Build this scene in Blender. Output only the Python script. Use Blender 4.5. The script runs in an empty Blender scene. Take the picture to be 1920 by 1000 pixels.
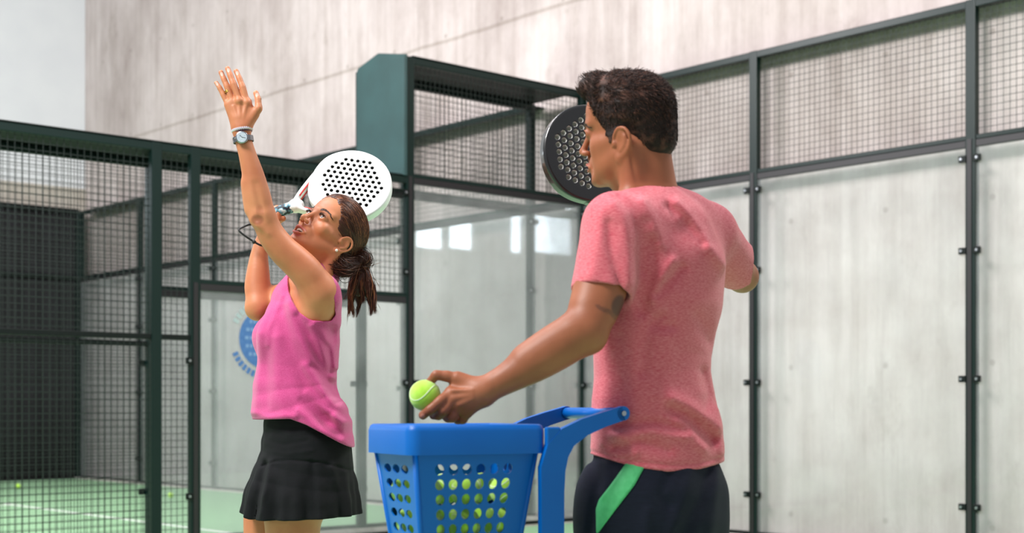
import bpy, bmesh, math, random
import numpy as np
from mathutils import Vector, Matrix, Euler

# ------------------------------------------------------------------ camera, world, lights, exposure
SC = bpy.context.scene
COL = SC.collection
FPX, CAMH, HOR = 2657.7, 1.08, 763.3            # focal length in pixels, eye height, horizon row (1920x1000)

cam = bpy.data.cameras.new('camera')
cam.sensor_width = 36.0
cam.lens = FPX / 1920 * 36
cam.shift_y = (HOR - 500) / 1920
cam.clip_start = 0.05
cam.dof.use_dof = True
cam.dof.focus_distance = 4.15
cam.dof.aperture_fstop = 3.8
camo = bpy.data.objects.new('camera', cam)
camo.location = (0, 0, CAMH)
camo.rotation_euler = (math.pi / 2, 0, 0)
COL.objects.link(camo)
SC.camera = camo

world = bpy.data.worlds.new('hall_light')
SC.world = world
world.use_nodes = True
bgn = world.node_tree.nodes['Background']
bgn.inputs['Color'].default_value = (0.93, 0.95, 1.0, 1)
bgn.inputs['Strength'].default_value = 0.47

def area(name, loc, target, sx, sy, power, col=(1, 1, 1)):
    l = bpy.data.lights.new(name, 'AREA')
    l.shape = 'RECTANGLE'; l.size = sx; l.size_y = sy; l.energy = power; l.color = col
    o = bpy.data.objects.new(name, l)
    o.location = loc
    o.rotation_euler = (Vector(target) - Vector(loc)).to_track_quat('-Z', 'Y').to_euler()
    COL.objects.link(o)
    return o
area('skylight_key', (-4.2, 0.9, 7.0), (0, 4.2, 1.2), 2.0, 2.0, 760, (1.0, 0.98, 0.95))
area('fill_lamp', (4.0, 5.6, 8.0), (0.4, 3.8, 1.2), 1.6, 1.6, 400, (1.0, 0.98, 0.96))  # unseen lamp added to brighten the man's right edge
area('fill_lamp', (-2.6, 5.4, 6.2), (3.2, 12.0, 2.0), 2.5, 2.0, 430, (1.0, 0.975, 1.0))  # added out of frame to light the right wall, facing away from the people
area('fill_lamp', (-7.0, 9.8, 6.3), (-3.4, 16.5, 1.4), 2.5, 2.0, 720, (1.0, 0.975, 1.0))  # added out of frame to brighten the neighbouring court's walls

SC.view_settings.view_transform = 'Standard'
SC.view_settings.look = 'None'
SC.view_settings.exposure = 0.1
SC.view_settings.gamma = 1.0
SC.view_settings.use_curve_mapping = False
SC.cycles.max_bounces = 8
SC.cycles.transparent_max_bounces = 24
SC.cycles.caustics_reflective = False
SC.cycles.caustics_refractive = False

# ------------------------------------------------------------------ small helpers
def at(px, py, Y):
    return np.array([(px - 960) / FPX * Y, Y, CAMH + (HOR - py) / FPX * Y])

def srgb(r, g, b):
    f = lambda v: (v / 255 / 12.92) if v / 255 <= 0.04045 else ((v / 255 + 0.055) / 1.055) ** 2.4
    return (f(r), f(g), f(b), 1)

def mat(name, col, rough=0.5, metal=0.0, spec=0.5, col2=None, nscale=20, nstretch=(1, 1, 1), bump=0.0, bscale=None,
        sss=0.0, sheen=0.0, coat=0.0, ramp=(0.35, 0.65), detail=3):
    m = bpy.data.materials.new(name)
    m.use_nodes = True
    nt = m.node_tree; N = nt.nodes; L = nt.links
    p = N['Principled BSDF']
    p.inputs['Base Color'].default_value = col
    p.inputs['Roughness'].default_value = rough
    p.inputs['Metallic'].default_value = metal
    p.inputs['Specular IOR Level'].default_value = spec
    if sss:
        p.inputs['Subsurface Weight'].default_value = sss
        p.inputs['Subsurface Radius'].default_value = (0.9, 0.35, 0.2)
        p.inputs['Subsurface Scale'].default_value = 0.012
    if sheen:
        p.inputs['Sheen Weight'].default_value = sheen
    if coat:
        p.inputs['Coat Weight'].default_value = coat
    if col2 is not None or bump:
        tc = N.new('ShaderNodeTexCoord'); mp = N.new('ShaderNodeMapping')
        L.new(tc.outputs['Object'], mp.inputs['Vector'])
        mp.inputs['Scale'].default_value = nstretch
    if col2 is not None:
        n = N.new('ShaderNodeTexNoise'); n.inputs['Scale'].default_value = nscale; n.inputs['Detail'].default_value = detail
        r = N.new('ShaderNodeValToRGB')
        r.color_ramp.elements[0].position = ramp[0]; r.color_ramp.elements[1].position = ramp[1]
        r.color_ramp.elements[0].color = col; r.color_ramp.elements[1].color = col2
        L.new(mp.outputs[0], n.inputs['Vector']); L.new(n.outputs['Fac'], r.inputs[0]); L.new(r.outputs[0], p.inputs['Base Color'])
    if bump:
        n2 = N.new('ShaderNodeTexNoise'); n2.inputs['Scale'].default_value = bscale or nscale; n2.inputs['Detail'].default_value = 4
        b = N.new('ShaderNodeBump'); b.inputs['Strength'].default_value = bump; b.inputs['Distance'].default_value = 0.002
        L.new(mp.outputs[0], n2.inputs['Vector']); L.new(n2.outputs['Fac'], b.inputs['Height']); L.new(b.outputs[0], p.inputs['Normal'])
    return m

def link(o, parent=None):
    COL.objects.link(o)
    if parent is not None:
        o.parent = parent
    return o

def from_pydata(name, V, F, material, parent=None, smooth=True):
    me = bpy.data.meshes.new(name)
    me.from_pydata([tuple(v) for v in V], [], [tuple(f) for f in F])
    me.update()
    if smooth:
        me.polygons.foreach_set('use_smooth', [True] * len(me.polygons))
    if isinstance(material, (list, tuple)):
        for m in material: me.materials.append(m)
    else:
        me.materials.append(material)
    return link(bpy.data.objects.new(name, me), parent)

def empty(name, loc=(0, 0, 0), rz=0.0):
    o = bpy.data.objects.new(name, None)
    o.location = loc; o.rotation_euler = (0, 0, rz); o.empty_display_size = 0.1
    COL.objects.link(o)
    return o

def tag(o, label, cat, group=None):
    o['label'] = label; o['category'] = cat
    if group: o['group'] = group
    return o

def structure(o):
    o['kind'] = 'structure'
    return o

class MB:
    """collects boxes, tubes and plates into one mesh"""
    def __init__(s): s.V = []; s.F = []
    def box(s, x0, x1, y0, y1, z0, z1):
        i = len(s.V)
        s.V += [(x0, y0, z0), (x1, y0, z0), (x1, y1, z0), (x0, y1, z0), (x0, y0, z1), (x1, y0, z1), (x1, y1, z1), (x0, y1, z1)]
        s.F += [tuple(i + k for k in q) for q in ((0, 3, 2, 1), (4, 5, 6, 7), (0, 1, 5, 4), (1, 2, 6, 5), (2, 3, 7, 6), (3, 0, 4, 7))]
        return s
    def tube(s, pts, r, n=8, cap=True):
        P = [np.array(p, float) for p in pts]
        R = r if hasattr(r, '__len__') else [r] * len(P)
        base = len(s.V); prev = None
        for k, p in enumerate(P):
            d = P[min(k + 1, len(P) - 1)] - P[max(k - 1, 0)]
            d = d / (np.linalg.norm(d) + 1e-12)
            if prev is None:
                a = np.cross(d, (0, 0, 1) if abs(d[2]) < 0.9 else (1, 0, 0))
            else:
                a = prev - d * np.dot(prev, d)
            a = a / (np.linalg.norm(a) + 1e-12); b = np.cross(d, a); prev = a
            for j in range(n):
                t = 2 * math.pi * j / n
                s.V.append(tuple(p + R[k] * (math.cos(t) * a + math.sin(t) * b)))
        for k in range(len(P) - 1):
            for j in range(n):
                a0 = base + k * n + j; a1 = base + k * n + (j + 1) % n
                s.F.append((a0, a1, a1 + n, a0 + n))
        if cap:
            s.F.append(tuple(base + j for j in reversed(range(n))))
            s.F.append(tuple(base + (len(P) - 1) * n + j for j in range(n)))
        return s
    def build(s, name, material, parent=None, smooth=False):
        return from_pydata(name, s.V, s.F, material, parent, smooth)

def bevel(o, w=0.004, seg=2):
    m = o.modifiers.new('bevel', 'BEVEL'); m.width = w; m.segments = seg; m.limit_method = 'ANGLE'
    return o

# ------------------------------------------------------------------ implicit surface modelling
def _n(v):
    v = np.array(v, float); return v / np.linalg.norm(v)

class Prim:
    __slots__ = ('op', 'fn', 'lo', 'hi', 'k')
    def __init__(s, op, fn, lo, hi, k):
        s.op, s.fn, s.k = op, fn, k
        s.lo = None if lo is None else np.array(lo, float); s.hi = None if hi is None else np.array(hi, float)

def cone(a, b, ra, rb, k=0.01, op='u'):
    a = np.array(a, float); b = np.array(b, float); ab = b - a; L2 = float(ab @ ab) + 1e-12
    def fn(X, Y, Z):
        dx, dy, dz = X - a[0], Y - a[1], Z - a[2]
        t = np.clip((dx * ab[0] + dy * ab[1] + dz * ab[2]) / L2, 0, 1)
        return np.sqrt((dx - t * ab[0]) ** 2 + (dy - t * ab[1]) ** 2 + (dz - t * ab[2]) ** 2) - (ra + (rb - ra) * t)
    r = max(ra, rb)
    return Prim(op, fn, np.minimum(a, b) - r, np.maximum(a, b) + r, k)

def spline(pts, vals, sub=4):
    """Catmull-Rom through points, with radii"""
    P = np.array(pts, float); R = np.array(vals, float)
    Q = np.concatenate([[2 * P[0] - P[1]], P, [2 * P[-1] - P[-2]]]); S = np.concatenate([[2 * R[0] - R[1]], R, [2 * R[-1] - R[-2]]])
    op, orr = [], []
    for i in range(1, len(Q) - 2):
        for k in range(sub):
            t = k / sub
            w = np.array([-.5 * t ** 3 + t * t - .5 * t, 1.5 * t ** 3 - 2.5 * t * t + 1, -1.5 * t ** 3 + 2 * t * t + .5 * t, .5 * t ** 3 - .5 * t * t])
            op.append(w @ Q[i - 1:i + 3]); orr.append(float(w @ S[i - 1:i + 3]))
    op.append(P[-1]); orr.append(R[-1])
    return op, orr

def chain(pts, rs, k=0.01, op='u', sub=4):
    """one tapering limb through several joints"""
    if len(pts) > 2 and sub > 1: pts, rs = spline(pts, rs, sub)
    cs = [cone(pts[i], pts[i + 1], rs[i], rs[i + 1]) for i in range(len(pts) - 1)]
    def fn(X, Y, Z):
        d = cs[0].fn(X, Y, Z)
        for c in cs[1:]: d = np.minimum(d, c.fn(X, Y, Z))
        return d
    return [Prim(op, fn, np.min([c.lo for c in cs], 0), np.max([c.hi for c in cs], 0), k)]

def ell(c, r, R=None, k=0.01, op='u'):
    c = np.array(c, float); r = np.array(r, float)
    R = np.eye(3) if R is None else np.array(R, float)     # columns are the ellipsoid's axes
    def fn(X, Y, Z):
        dx, dy, dz = X - c[0], Y - c[1], Z - c[2]
        u = (dx * R[0, 0] + dy * R[1, 0] + dz * R[2, 0]); v = (dx * R[0, 1] + dy * R[1, 1] + dz * R[2, 1]); w = (dx * R[0, 2] + dy * R[1, 2] + dz * R[2, 2])
        k0 = np.sqrt((u / r[0]) ** 2 + (v / r[1]) ** 2 + (w / r[2]) ** 2)
        k1 = np.sqrt((u / r[0] ** 2) ** 2 + (v / r[1] ** 2) ** 2 + (w / r[2] ** 2) ** 2) + 1e-9
        return np.maximum(k0 * (k0 - 1) / k1, -min(r))
    m = np.sqrt(((R * r[None, :]) ** 2).sum(1))
    return Prim(op, fn, c - m, c + m, k)

def loft(st, ref, k=0.02, op='u', grow=0.0):
    """st: list of (centre, a, b); a along the reference direction, b across it"""
    C = [np.array(s[0], float) for s in st]; A = [s[1] + grow for s in st]; B = [s[2] + grow for s in st]
    ref = np.array(ref, float)
    segs = []
    for i in range(len(C) - 1):
        d = C[i + 1] - C[i]; L = np.linalg.norm(d); d = d / L
        u = _n(ref - d * (ref @ d)); v = np.cross(d, u)
        segs.append((C[i], d, L, u, v, A[i], A[i + 1], B[i], B[i + 1]))
    def fn(X, Y, Z):
        out = None
        for c, d, L, u, v, a0, a1, b0, b1 in segs:
            dx, dy, dz = X - c[0], Y - c[1], Z - c[2]
            w = dx * d[0] + dy * d[1] + dz * d[2]
            t = np.clip(w / L, 0, 1); t = t
            a = a0 + (a1 - a0) * t; b = b0 + (b1 - b0) * t
            m = np.minimum(a, b); wr = w - t * L
            uu = dx * u[0] + dy * u[1] + dz * u[2]; vv = dx * v[0] + dy * v[1] + dz * v[2]
            e = (np.sqrt((uu / a) ** 2 + (vv / b) ** 2 + (wr / m) ** 2) - 1) * m
            out = e if out is None else np.minimum(out, e)
        return out
    r = max(max(A), max(B))
    return Prim(op, fn, np.min(C, 0) - r, np.max(C, 0) + r, k)

def clip(fn, k=0.0):
    return Prim('i', fn, None, None, k)

def disp(fn):
    return Prim('d', fn, None, None, 0)

def smin(a, b, k):
    if k <= 0: return np.minimum(a, b)
    h = np.maximum(k - np.abs(a - b), 0) / k
    return np.minimum(a, b) - h * h * k * 0.25

def evalf(prims, X, Y, Z, box=None):
    shp = np.broadcast(X, Y, Z).shape
    F = np.full(shp, 0.2)
    for p in prims:
        if box is not None and p.lo is not None:
            m = p.k + 0.05
            if (p.lo - m > box[1]).any() or (p.hi + m < box[0]).any(): continue
        d = p.fn(X, Y, Z)
        if p.op == 'u': F = smin(F, d, p.k)
        elif p.op == 's': F = -smin(-F, d, p.k)
        elif p.op == 'i': F = -smin(-F, -d, p.k)
        else: F = F + d
    return F

def evalp(prims, P):
    P = np.atleast_2d(P)
    return evalf(prims, P[:, 0], P[:, 1], P[:, 2])

def project(prims, P, off=0.0, it=6):
    P = np.array(np.atleast_2d(P), float); e = 1e-4
    for _ in range(it):
        d = evalp(prims, P)
        G = np.stack([evalp(prims, P + v) - d for v in np.eye(3) * e], 1) / e
        G = G / (np.linalg.norm(G, axis=1, keepdims=True) + 1e-9)
        P = P - G * (d - off)[:, None]
    return P, G

def raymarch(prims, px, py, Y0, n=60):
    """first hit of the sight line through (px,py), starting at depth Y0"""
    P = np.array([at(a, b, Y0) for a, b in zip(px, py)]); D = P - np.array([0, 0, CAMH]); D = D / np.linalg.norm(D, axis=1, keepdims=True)
    for _ in range(n):
        P = P + D * (evalp(prims, P) * 0.8)[:, None]
    return P

def bounds(prims):
    ps = [p for p in prims if p.lo is not None and p.op == 'u']
    return np.min([p.lo for p in ps], 0) - 0.02, np.max([p.hi for p in ps], 0) + 0.02

EDG = [((0, 0, 0), (1, 0, 0)), ((0, 1, 0), (1, 1, 0)), ((0, 0, 1), (1, 0, 1)), ((0, 1, 1), (1, 1, 1)),
       ((0, 0, 0), (0, 1, 0)), ((1, 0, 0), (1, 1, 0)), ((0, 0, 1), (0, 1, 1)), ((1, 0, 1), (1, 1, 1)),
       ((0, 0, 0), (0, 0, 1)), ((1, 0, 0), (1, 0, 1)), ((0, 1, 0), (0, 1, 1)), ((1, 1, 0), (1, 1, 1))]

def mesh_field(prims, h, lo=None, hi=None, exclude=()):
    """surface nets over blocks; returns vertices and quads"""
    if lo is None: lo, hi = bounds(prims)
    lo = np.array(lo, float); hi = np.array(hi, float)
    n = np.ceil((hi - lo) / h).astype(int) + 1
    BS = 24
    keys = []; pos = []; quads = []
    big = int(n.max()) + 4
    code = lambda i, j, k: (i.astype(np.int64) * big + j) * big + k
    for bi in range(0, n[0], BS):
        for bj in range(0, n[1], BS):
            for bk in range(0, n[2], BS):
                # corners from -1 so quads over the block faces are complete
                I = np.arange(bi - 1, min(bi + BS, n[0]) + 1); J = np.arange(bj - 1, min(bj + BS, n[1]) + 1); K = np.arange(bk - 1, min(bk + BS, n[2]) + 1)
                b0 = lo + h * np.array([I[0], J[0], K[0]]); b1 = lo + h * np.array([I[-1], J[-1], K[-1]])
                c = (b0 + b1) / 2; rad = np.linalg.norm(b1 - b0) / 2
                near = False
                for p in prims:
                    if p.op == 'u' and not ((p.lo - p.k - 0.015 > b1).any() or (p.hi + p.k + 0.015 < b0).any()): near = True; break
                if not near: continue
                g = np.linspace(0, 1, 4)
                S = evalf(prims, (b0[0] + (b1[0] - b0[0]) * g)[:, None, None], (b0[1] + (b1[1] - b0[1]) * g)[None, :, None], (b0[2] + (b1[2] - b0[2]) * g)[None, None, :], (b0, b1))
                if np.abs(S).min() > rad * 0.75: continue
                X = (lo[0] + h * I)[:, None, None]; Y = (lo[1] + h * J)[None, :, None]; Z = (lo[2] + h * K)[None, None, :]
                F = evalf(prims, X, Y, Z, (b0, b1))
                s = F < 0
                if s.all() or not s.any(): continue
                a, b_, c_ = F.shape
                cnt = sum(s[dx:a - 1 + dx, dy:b_ - 1 + dy, dz:c_ - 1 + dz].astype(np.int8) for dx in (0, 1) for dy in (0, 1) for dz in (0, 1))
                act = (cnt > 0) & (cnt < 8)
                ci, cj, ck = np.nonzero(act)
                acc = np.zeros((len(ci), 3)); w = np.zeros(len(ci))
                for e0, e1 in EDG:
                    f0 = F[ci + e0[0], cj + e0[1], ck + e0[2]]; f1 = F[ci + e1[0], cj + e1[1], ck + e1[2]]
                    m = (f0 < 0) != (f1 < 0)
                    t = np.where(m, f0 / np.where(np.abs(f0 - f1) < 1e-12, 1, f0 - f1), 0)
                    for ax in range(3):
                        acc[:, ax] += np.where(m, e0[ax] + (e1[ax] - e0[ax]) * t, 0)
                    w += m
                acc /= w[:, None]
                pos.append(lo + h * (acc + np.stack([I[ci], J[cj], K[ck]], 1))); keys.append(code(I[ci] + 2, J[cj] + 2, K[ck] + 2))
                # quads for edges whose start corner lies in this block proper (index >= 1 locally)
                for ax in range(3):
                    sl0 = [slice(1, -1)] * 3; sl1 = list(sl0); sl1[ax] = slice(2, None)
                    s0 = s[tuple(sl0)]; s1 = s[tuple(sl1)]
                    qi, qj, qk = np.nonzero(s0 != s1)
                    if len(qi) == 0: continue
                    inside = s0[qi, qj, qk]
                    G = [I[qi + 1] + 2, J[qj + 1] + 2, K[qk + 1] + 2]
                    o1, o2 = [(1, 2), (2, 0), (0, 1)][ax]
                    def cc(d1, d2):
                        g = [x.copy() for x in G]; g[o1] = g[o1] - d1; g[o2] = g[o2] - d2
                        return code(*g)
                    q = np.stack([cc(1, 1), cc(0, 1), cc(0, 0), cc(1, 0)], 1)
                    q[~inside] = q[~inside][:, ::-1]
                    quads.append(q)
    keys = np.concatenate(keys); pos = np.concatenate(pos); quads = np.concatenate(quads)
    uk, idx = np.unique(keys, return_index=True)
    V = pos[idx]
    fi = np.searchsorted(uk, quads); fi = np.clip(fi, 0, len(uk) - 1)
    ok = (uk[fi] == quads).all(1)
    fi = fi[ok]
    if len(exclude):
        cen = V[fi].mean(1); keep = np.ones(len(fi), bool)
        for e0, e1 in exclude:
            keep &= ~((cen > np.array(e0) + h) & (cen < np.array(e1) - h)).all(1)
        fi = fi[keep]
    used = np.unique(fi); re = np.full(len(V), -1); re[used] = np.arange(len(used))
    return V[used], re[fi]

def relax(V, F, it=2, w=0.5):
    n = len(V)
    e0 = np.concatenate([F[:, i] for i in range(4)]); e1 = np.concatenate([F[:, (i + 1) % 4] for i in range(4)])
    deg = np.bincount(e0, minlength=n) + np.bincount(e1, minlength=n)
    for _ in range(it):
        A = np.zeros_like(V)
        for ax in range(3):
            A[:, ax] = np.bincount(e0, V[e1, ax], n) + np.bincount(e1, V[e0, ax], n)
        V = V * (1 - w) + w * A / np.maximum(deg, 1)[:, None]
    return V

def sculpt(name, prims, h, material, parent=None, fine=(), it=2, lo=None, hi=None):
    """mesh a field; 'fine' lists (lo, hi, h) boxes meshed at their own resolution"""
    V, F = mesh_field(prims, h, lo, hi, exclude=[(a, b) for a, b, _ in fine])
    V = relax(V, F, it)
    Vs, Fs, o = [V], [F], len(V)
    for a, b, hh in fine:
        v, f = mesh_field(prims, hh, a, b); v = relax(v, f, it)
        Vs.append(v); Fs.append(f + o); o += len(v)
    return from_pydata(name, np.concatenate(Vs), np.concatenate(Fs).tolist(), material, parent)

def vnoise(p, seed=0):
    """cheap smooth value noise, p is an array (...,3) in cells"""
    i = np.floor(p).astype(np.int64); f = p - i; f = f * f * (3 - 2 * f)
    def hsh(a, b, c):
        v = (a * 73856093) ^ (b * 19349663) ^ (c * 83492791) ^ (seed * 2654435)
        v = (v ^ (v >> 13)) * 1274126177
        return ((v ^ (v >> 16)) & 0xffff) / 65535.0 * 2 - 1
    r = 0
    for dx in (0, 1):
        for dy in (0, 1):
            for dz in (0, 1):
                w = (f[..., 0] if dx else 1 - f[..., 0]) * (f[..., 1] if dy else 1 - f[..., 1]) * (f[..., 2] if dz else 1 - f[..., 2])
                r = r + w * hsh(i[..., 0] + dx, i[..., 1] + dy, i[..., 2] + dz)
    return r
# ------------------------------------------------------------------ materials of the hall
M_GREEN = mat('green_paint', srgb(6, 28, 25), 0.36, 0.0, 0.3)
M_DARK = mat('dark_green_paint', srgb(5, 13, 12), 0.45, 0.0, 0.25)
M_RUBBER = mat('dark_rubber_seal', srgb(26, 23, 26), 0.45)
M_BOLT = mat('zinc_bolt', srgb(170, 175, 180), 0.35, 0.9)
M_WIRE = mat('green_wire', srgb(11, 27, 23), 0.5)
M_PLATE = mat('green_sheet', srgb(24, 56, 56), 0.45, 0.0, 0.4, col2=srgb(32, 66, 66), nscale=3, bump=0.15, bscale=6)
M_KERB = mat('kerb_concrete', srgb(178, 172, 164), 0.8, col2=srgb(200, 196, 190), nscale=8)
M_TURF = mat('green_turf', srgb(134, 178, 138), 0.9, col2=srgb(160, 200, 156), nscale=160, bump=0.5, bscale=400)
M_LINE = mat('white_line_paint', srgb(235, 240, 232), 0.8)
M_FLOOR = mat('hall_floor_concrete', srgb(150, 140, 136), 0.7, col2=srgb(170, 160, 152), nscale=4)
M_WHITE = mat('white_wall_paint', srgb(222, 224, 228), 0.7, col2=srgb(226, 228, 231), nscale=2)
M_BEIGE = mat('beige_wall_base', srgb(176, 168, 156), 0.8, col2=srgb(190, 183, 172), nscale=4, nstretch=(1, 1, 6))
M_SCREEN = mat('black_screen_cloth', srgb(20, 20, 22), 0.9, col2=srgb(25, 25, 28), nscale=5)

def concrete():
    m = bpy.data.materials.new('board_marked_concrete'); m.use_nodes = True
    N = m.node_tree.nodes; L = m.node_tree.links; p = N['Principled BSDF']; p.inputs['Roughness'].default_value = 0.85
    tc = N.new('ShaderNodeTexCoord')
    def noise(scale, st, det=4, rough=0.6):
        mp = N.new('ShaderNodeMapping'); mp.inputs['Scale'].default_value = st
        n = N.new('ShaderNodeTexNoise'); n.inputs['Scale'].default_value = scale; n.inputs['Detail'].default_value = det; n.inputs['Roughness'].default_value = rough
        L.new(tc.outputs['Object'], mp.inputs[0]); L.new(mp.outputs[0], n.inputs['Vector']); return n.outputs['Fac']
    def ramp(fac, a, ca, b, cb):
        r = N.new('ShaderNodeValToRGB'); e = r.color_ramp.elements
        e[0].position = a; e[0].color = ca; e[1].position = b; e[1].color = cb
        L.new(fac, r.inputs[0]); return r.outputs[0]
    def mul(c1, c2, f=1.0):
        x = N.new('ShaderNodeMix'); x.data_type = 'RGBA'; x.blend_type = 'MULTIPLY'; x.inputs[0].default_value = f
        L.new(c1, x.inputs[6]); L.new(c2, x.inputs[7]); return x.outputs[2]
    base = ramp(noise(0.8, (1, 1, 0.6), 6, .7), 0.34, srgb(172, 159, 155), 0.62, srgb(206, 195, 192))
    boards = ramp(noise(9.0, (1, 1, 0.05), 3), 0.34, (0.80, 0.78, 0.76, 1), 0.58, (1, 1, 1, 1))
    fine = ramp(noise(34.0, (1, 1, 0.07), 2), 0.3, (0.92, 0.92, 0.92, 1), 0.6, (1, 1, 1, 1))
    blot = ramp(noise(3.0, (1, 1, 0.6), 6, 0.75), 0.24, (0.70, 0.68, 0.64, 1), 0.42, (1, 1, 1, 1))
    col = mul(mul(mul(base, boards, 0.7), fine, 0.7), blot, 0.8)
    sx = N.new('ShaderNodeSeparateXYZ'); L.new(tc.outputs['Object'], sx.inputs[0])
    # pour joints every 2.45 m and tie holes on a grid
    def math_(op, a, b=None):
        x = N.new('ShaderNodeMath'); x.operation = op
        for i, v in enumerate((a, b)):
            if v is None: continue
            if isinstance(v, (int, float)): x.inputs[i].default_value = v
            else: L.new(v, x.inputs[i])
        return x.outputs[0]
    wob = math_('MULTIPLY', noise(1.2, (1, 1, 0.1), 3), 0.05)
    zz = math_('ADD', sx.outputs[2], wob)
    t = math_('ABSOLUTE', math_('SUBTRACT', math_('FRACT', math_('DIVIDE', math_('SUBTRACT', zz, 4.95 + 0.025 - 2.45 * 4.5), 2.45)), 0.5))
    joint = ramp(t, 0.003, (0.68, 0.66, 0.62, 1), 0.012, (1, 1, 1, 1))
    hi_ = math_('MULTIPLY', math_('GREATER_THAN', sx.outputs[2], 4.0), 0.85)
    jm = N.new('ShaderNodeMix'); jm.data_type = 'RGBA'; jm.blend_type = 'MULTIPLY'; L.new(hi_, jm.inputs[0]); L.new(col, jm.inputs[6]); L.new(joint, jm.inputs[7]); col = jm.outputs[2]
    hx = math_('SUBTRACT', math_('FRACT', math_('DIVIDE', sx.outputs[0], 0.9)), 0.5)
    hz = math_('SUBTRACT', math_('FRACT', math_('DIVIDE', math_('ADD', sx.outputs[2], 0.4), 1.2)), 0.5)
    rr = math_('SQRT', math_('ADD', math_('POWER', math_('MULTIPLY', hx, 0.9), 2.0), math_('POWER', math_('MULTIPLY', hz, 1.2), 2.0)))
    hole = ramp(rr, 0.016, (0.62, 0.6, 0.57, 1), 0.03, (1, 1, 1, 1))
    col = mul(col, hole, 0.7)
    L.new(col, p.inputs['Base Color'])
    return m
M_CONC = concrete()

def glass():
    m = bpy.data.materials.new('court_glass'); m.use_nodes = True
    N = m.node_tree.nodes; L = m.node_tree.links; N.remove(N['Principled BSDF'])
    out = N['Material Output']
    tr = N.new('ShaderNodeBsdfTransparent'); tr.inputs[0].default_value = (0.988, 0.995, 0.994, 1)
    gl = N.new('ShaderNodeBsdfGlossy'); gl.inputs['Roughness'].default_value = 0.03
    df = N.new('ShaderNodeBsdfDiffuse'); df.inputs[0].default_value = (0.84, 0.87, 0.885, 1)
    fr = N.new('ShaderNodeFresnel'); fr.inputs[0].default_value = 1.45
    m1 = N.new('ShaderNodeMixShader'); m2 = N.new('ShaderNodeMixShader')
    fm = N.new('ShaderNodeMath'); fm.operation = 'MULTIPLY'; fm.inputs[1].default_value = 0.45; L.new(fr.outputs[0], fm.inputs[0])
    L.new(fm.outputs[0], m1.inputs[0]); L.new(tr.outputs[0], m1.inputs[1]); L.new(gl.outputs[0], m1.inputs[2])
    # film of dust and ball marks, thickened to paint in reflected white haze
    tc = N.new('ShaderNodeTexCoord'); n = N.new('ShaderNodeTexNoise'); n.inputs['Scale'].default_value = 2.5; n.inputs['Detail'].default_value = 5
    mr = N.new('ShaderNodeMapRange'); mr.inputs[3].default_value = 0.02; mr.inputs[4].default_value = 0.16
    L.new(tc.outputs['Object'], n.inputs['Vector']); L.new(n.outputs['Fac'], mr.inputs[0])
    L.new(mr.outputs[0], m2.inputs[0]); L.new(m1.outputs[0], m2.inputs[1]); L.new(df.outputs[0], m2.inputs[2])
    L.new(m2.outputs[0], out.inputs[0])
    return m
M_GLASS = glass()

# ------------------------------------------------------------------ the court frame: x = b along the back wall, y = -s away from the camera
TH = math.radians(48.455)
CX, CY = 0.6495, 13.165
CORNER = (CX, CY, 0)
GAP = -0.707
def framed(o):
    o.location = CORNER; o.rotation_euler = (0, 0, -TH); return o
def court_pt(b, s, z=0.0):
    return (CX + b * math.cos(TH) - s * math.sin(TH), CY - b * math.sin(TH) - s * math.cos(TH), z)

# setting
f = MB().box(-16, 10, -14, 0.6, -0.1, -0.004).build('floor', M_FLOOR); structure(framed(f))
f = MB().box(-0.03, 10.0, -13, 0.06, -0.1, 0.012).build('floor', M_TURF); structure(framed(f))
f = MB().box(-10.68, GAP + 0.03, -13, 0.06, -0.1, 0.012).build('floor', M_TURF); structure(framed(f))
l = MB().box(-10.6, GAP - 0.05, -3.08, -3.03, 0.008, 0.016).build('trim_1', M_LINE); structure(framed(l))
l = MB().box(0.05, 9.9, -3.08, -3.03, 0.008, 0.016).build('trim_2', M_LINE); structure(framed(l))
l = MB().box(-5.72, -5.67, -13, -3.03, 0.008, 0.0155).build('trim_3', M_LINE); structure(framed(l))
k = MB().box(-10.7, 10.0, -0.10, 0.17, -0.05, 0.03).build('trim_4', M_KERB); structure(framed(k))
k = MB().box(-0.06, 0.06, -13, 0.0, -0.05, 0.025).build('trim_5', M_KERB); structure(framed(k))
k = MB().box(GAP - 0.06, GAP + 0.06, -13, 0.0, -0.05, 0.025).build('trim_6', M_KERB); structure(framed(k))
w = MB().box(-16, 14, 0.19, 0.5, -0.1, 13).build('wall_back', M_CONC); structure(framed(w))
w = MB().box(-11.3, -10.95, -14, 0.19, 4.38, 13).build('wall_left', M_WHITE); structure(framed(w))
w = MB().box(-11.3, -10.93, -14, 0.19, -0.1, 4.38).build('baseboard_left', M_BEIGE); structure(framed(w))

# ------------------------------------------------------------------ fences
PW = 0.04                                   # half width of a post
def wire(x0, x1, z0, z1, along='x', pos=0.0, pitch=0.05, r=0.0017):
    mb = MB()
    n = int((x1 - x0) / pitch)
    for i in range(1, n + 1):
        u = x0 + i * (x1 - x0) / (n + 1)
        if along == 'x': mb.box(u - r, u + r, pos - r, pos + r, z0, z1)
        else: mb.box(pos - r, pos + r, u - r, u + r, z0, z1)
    n = int(round((z1 - z0) / pitch))
    for i in range(1, n):
        z = z0 + i * (z1 - z0) / n
        if along == 'x': mb.box(x0, x1, pos + r, pos + 3 * r, z - r, z + r)
        else: mb.box(pos + r, pos + 3 * r, x0, x1, z - r, z + r)
    return mb

def seg(along, u0, u1, c0, c1, z0, z1, mb=None):
    mb = mb or MB()
    if along == 'x': mb.box(u0, u1, c0, c1, z0, z1)
    else: mb.box(c0, c1, u0, u1, z0, z1)
    return mb

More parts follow.
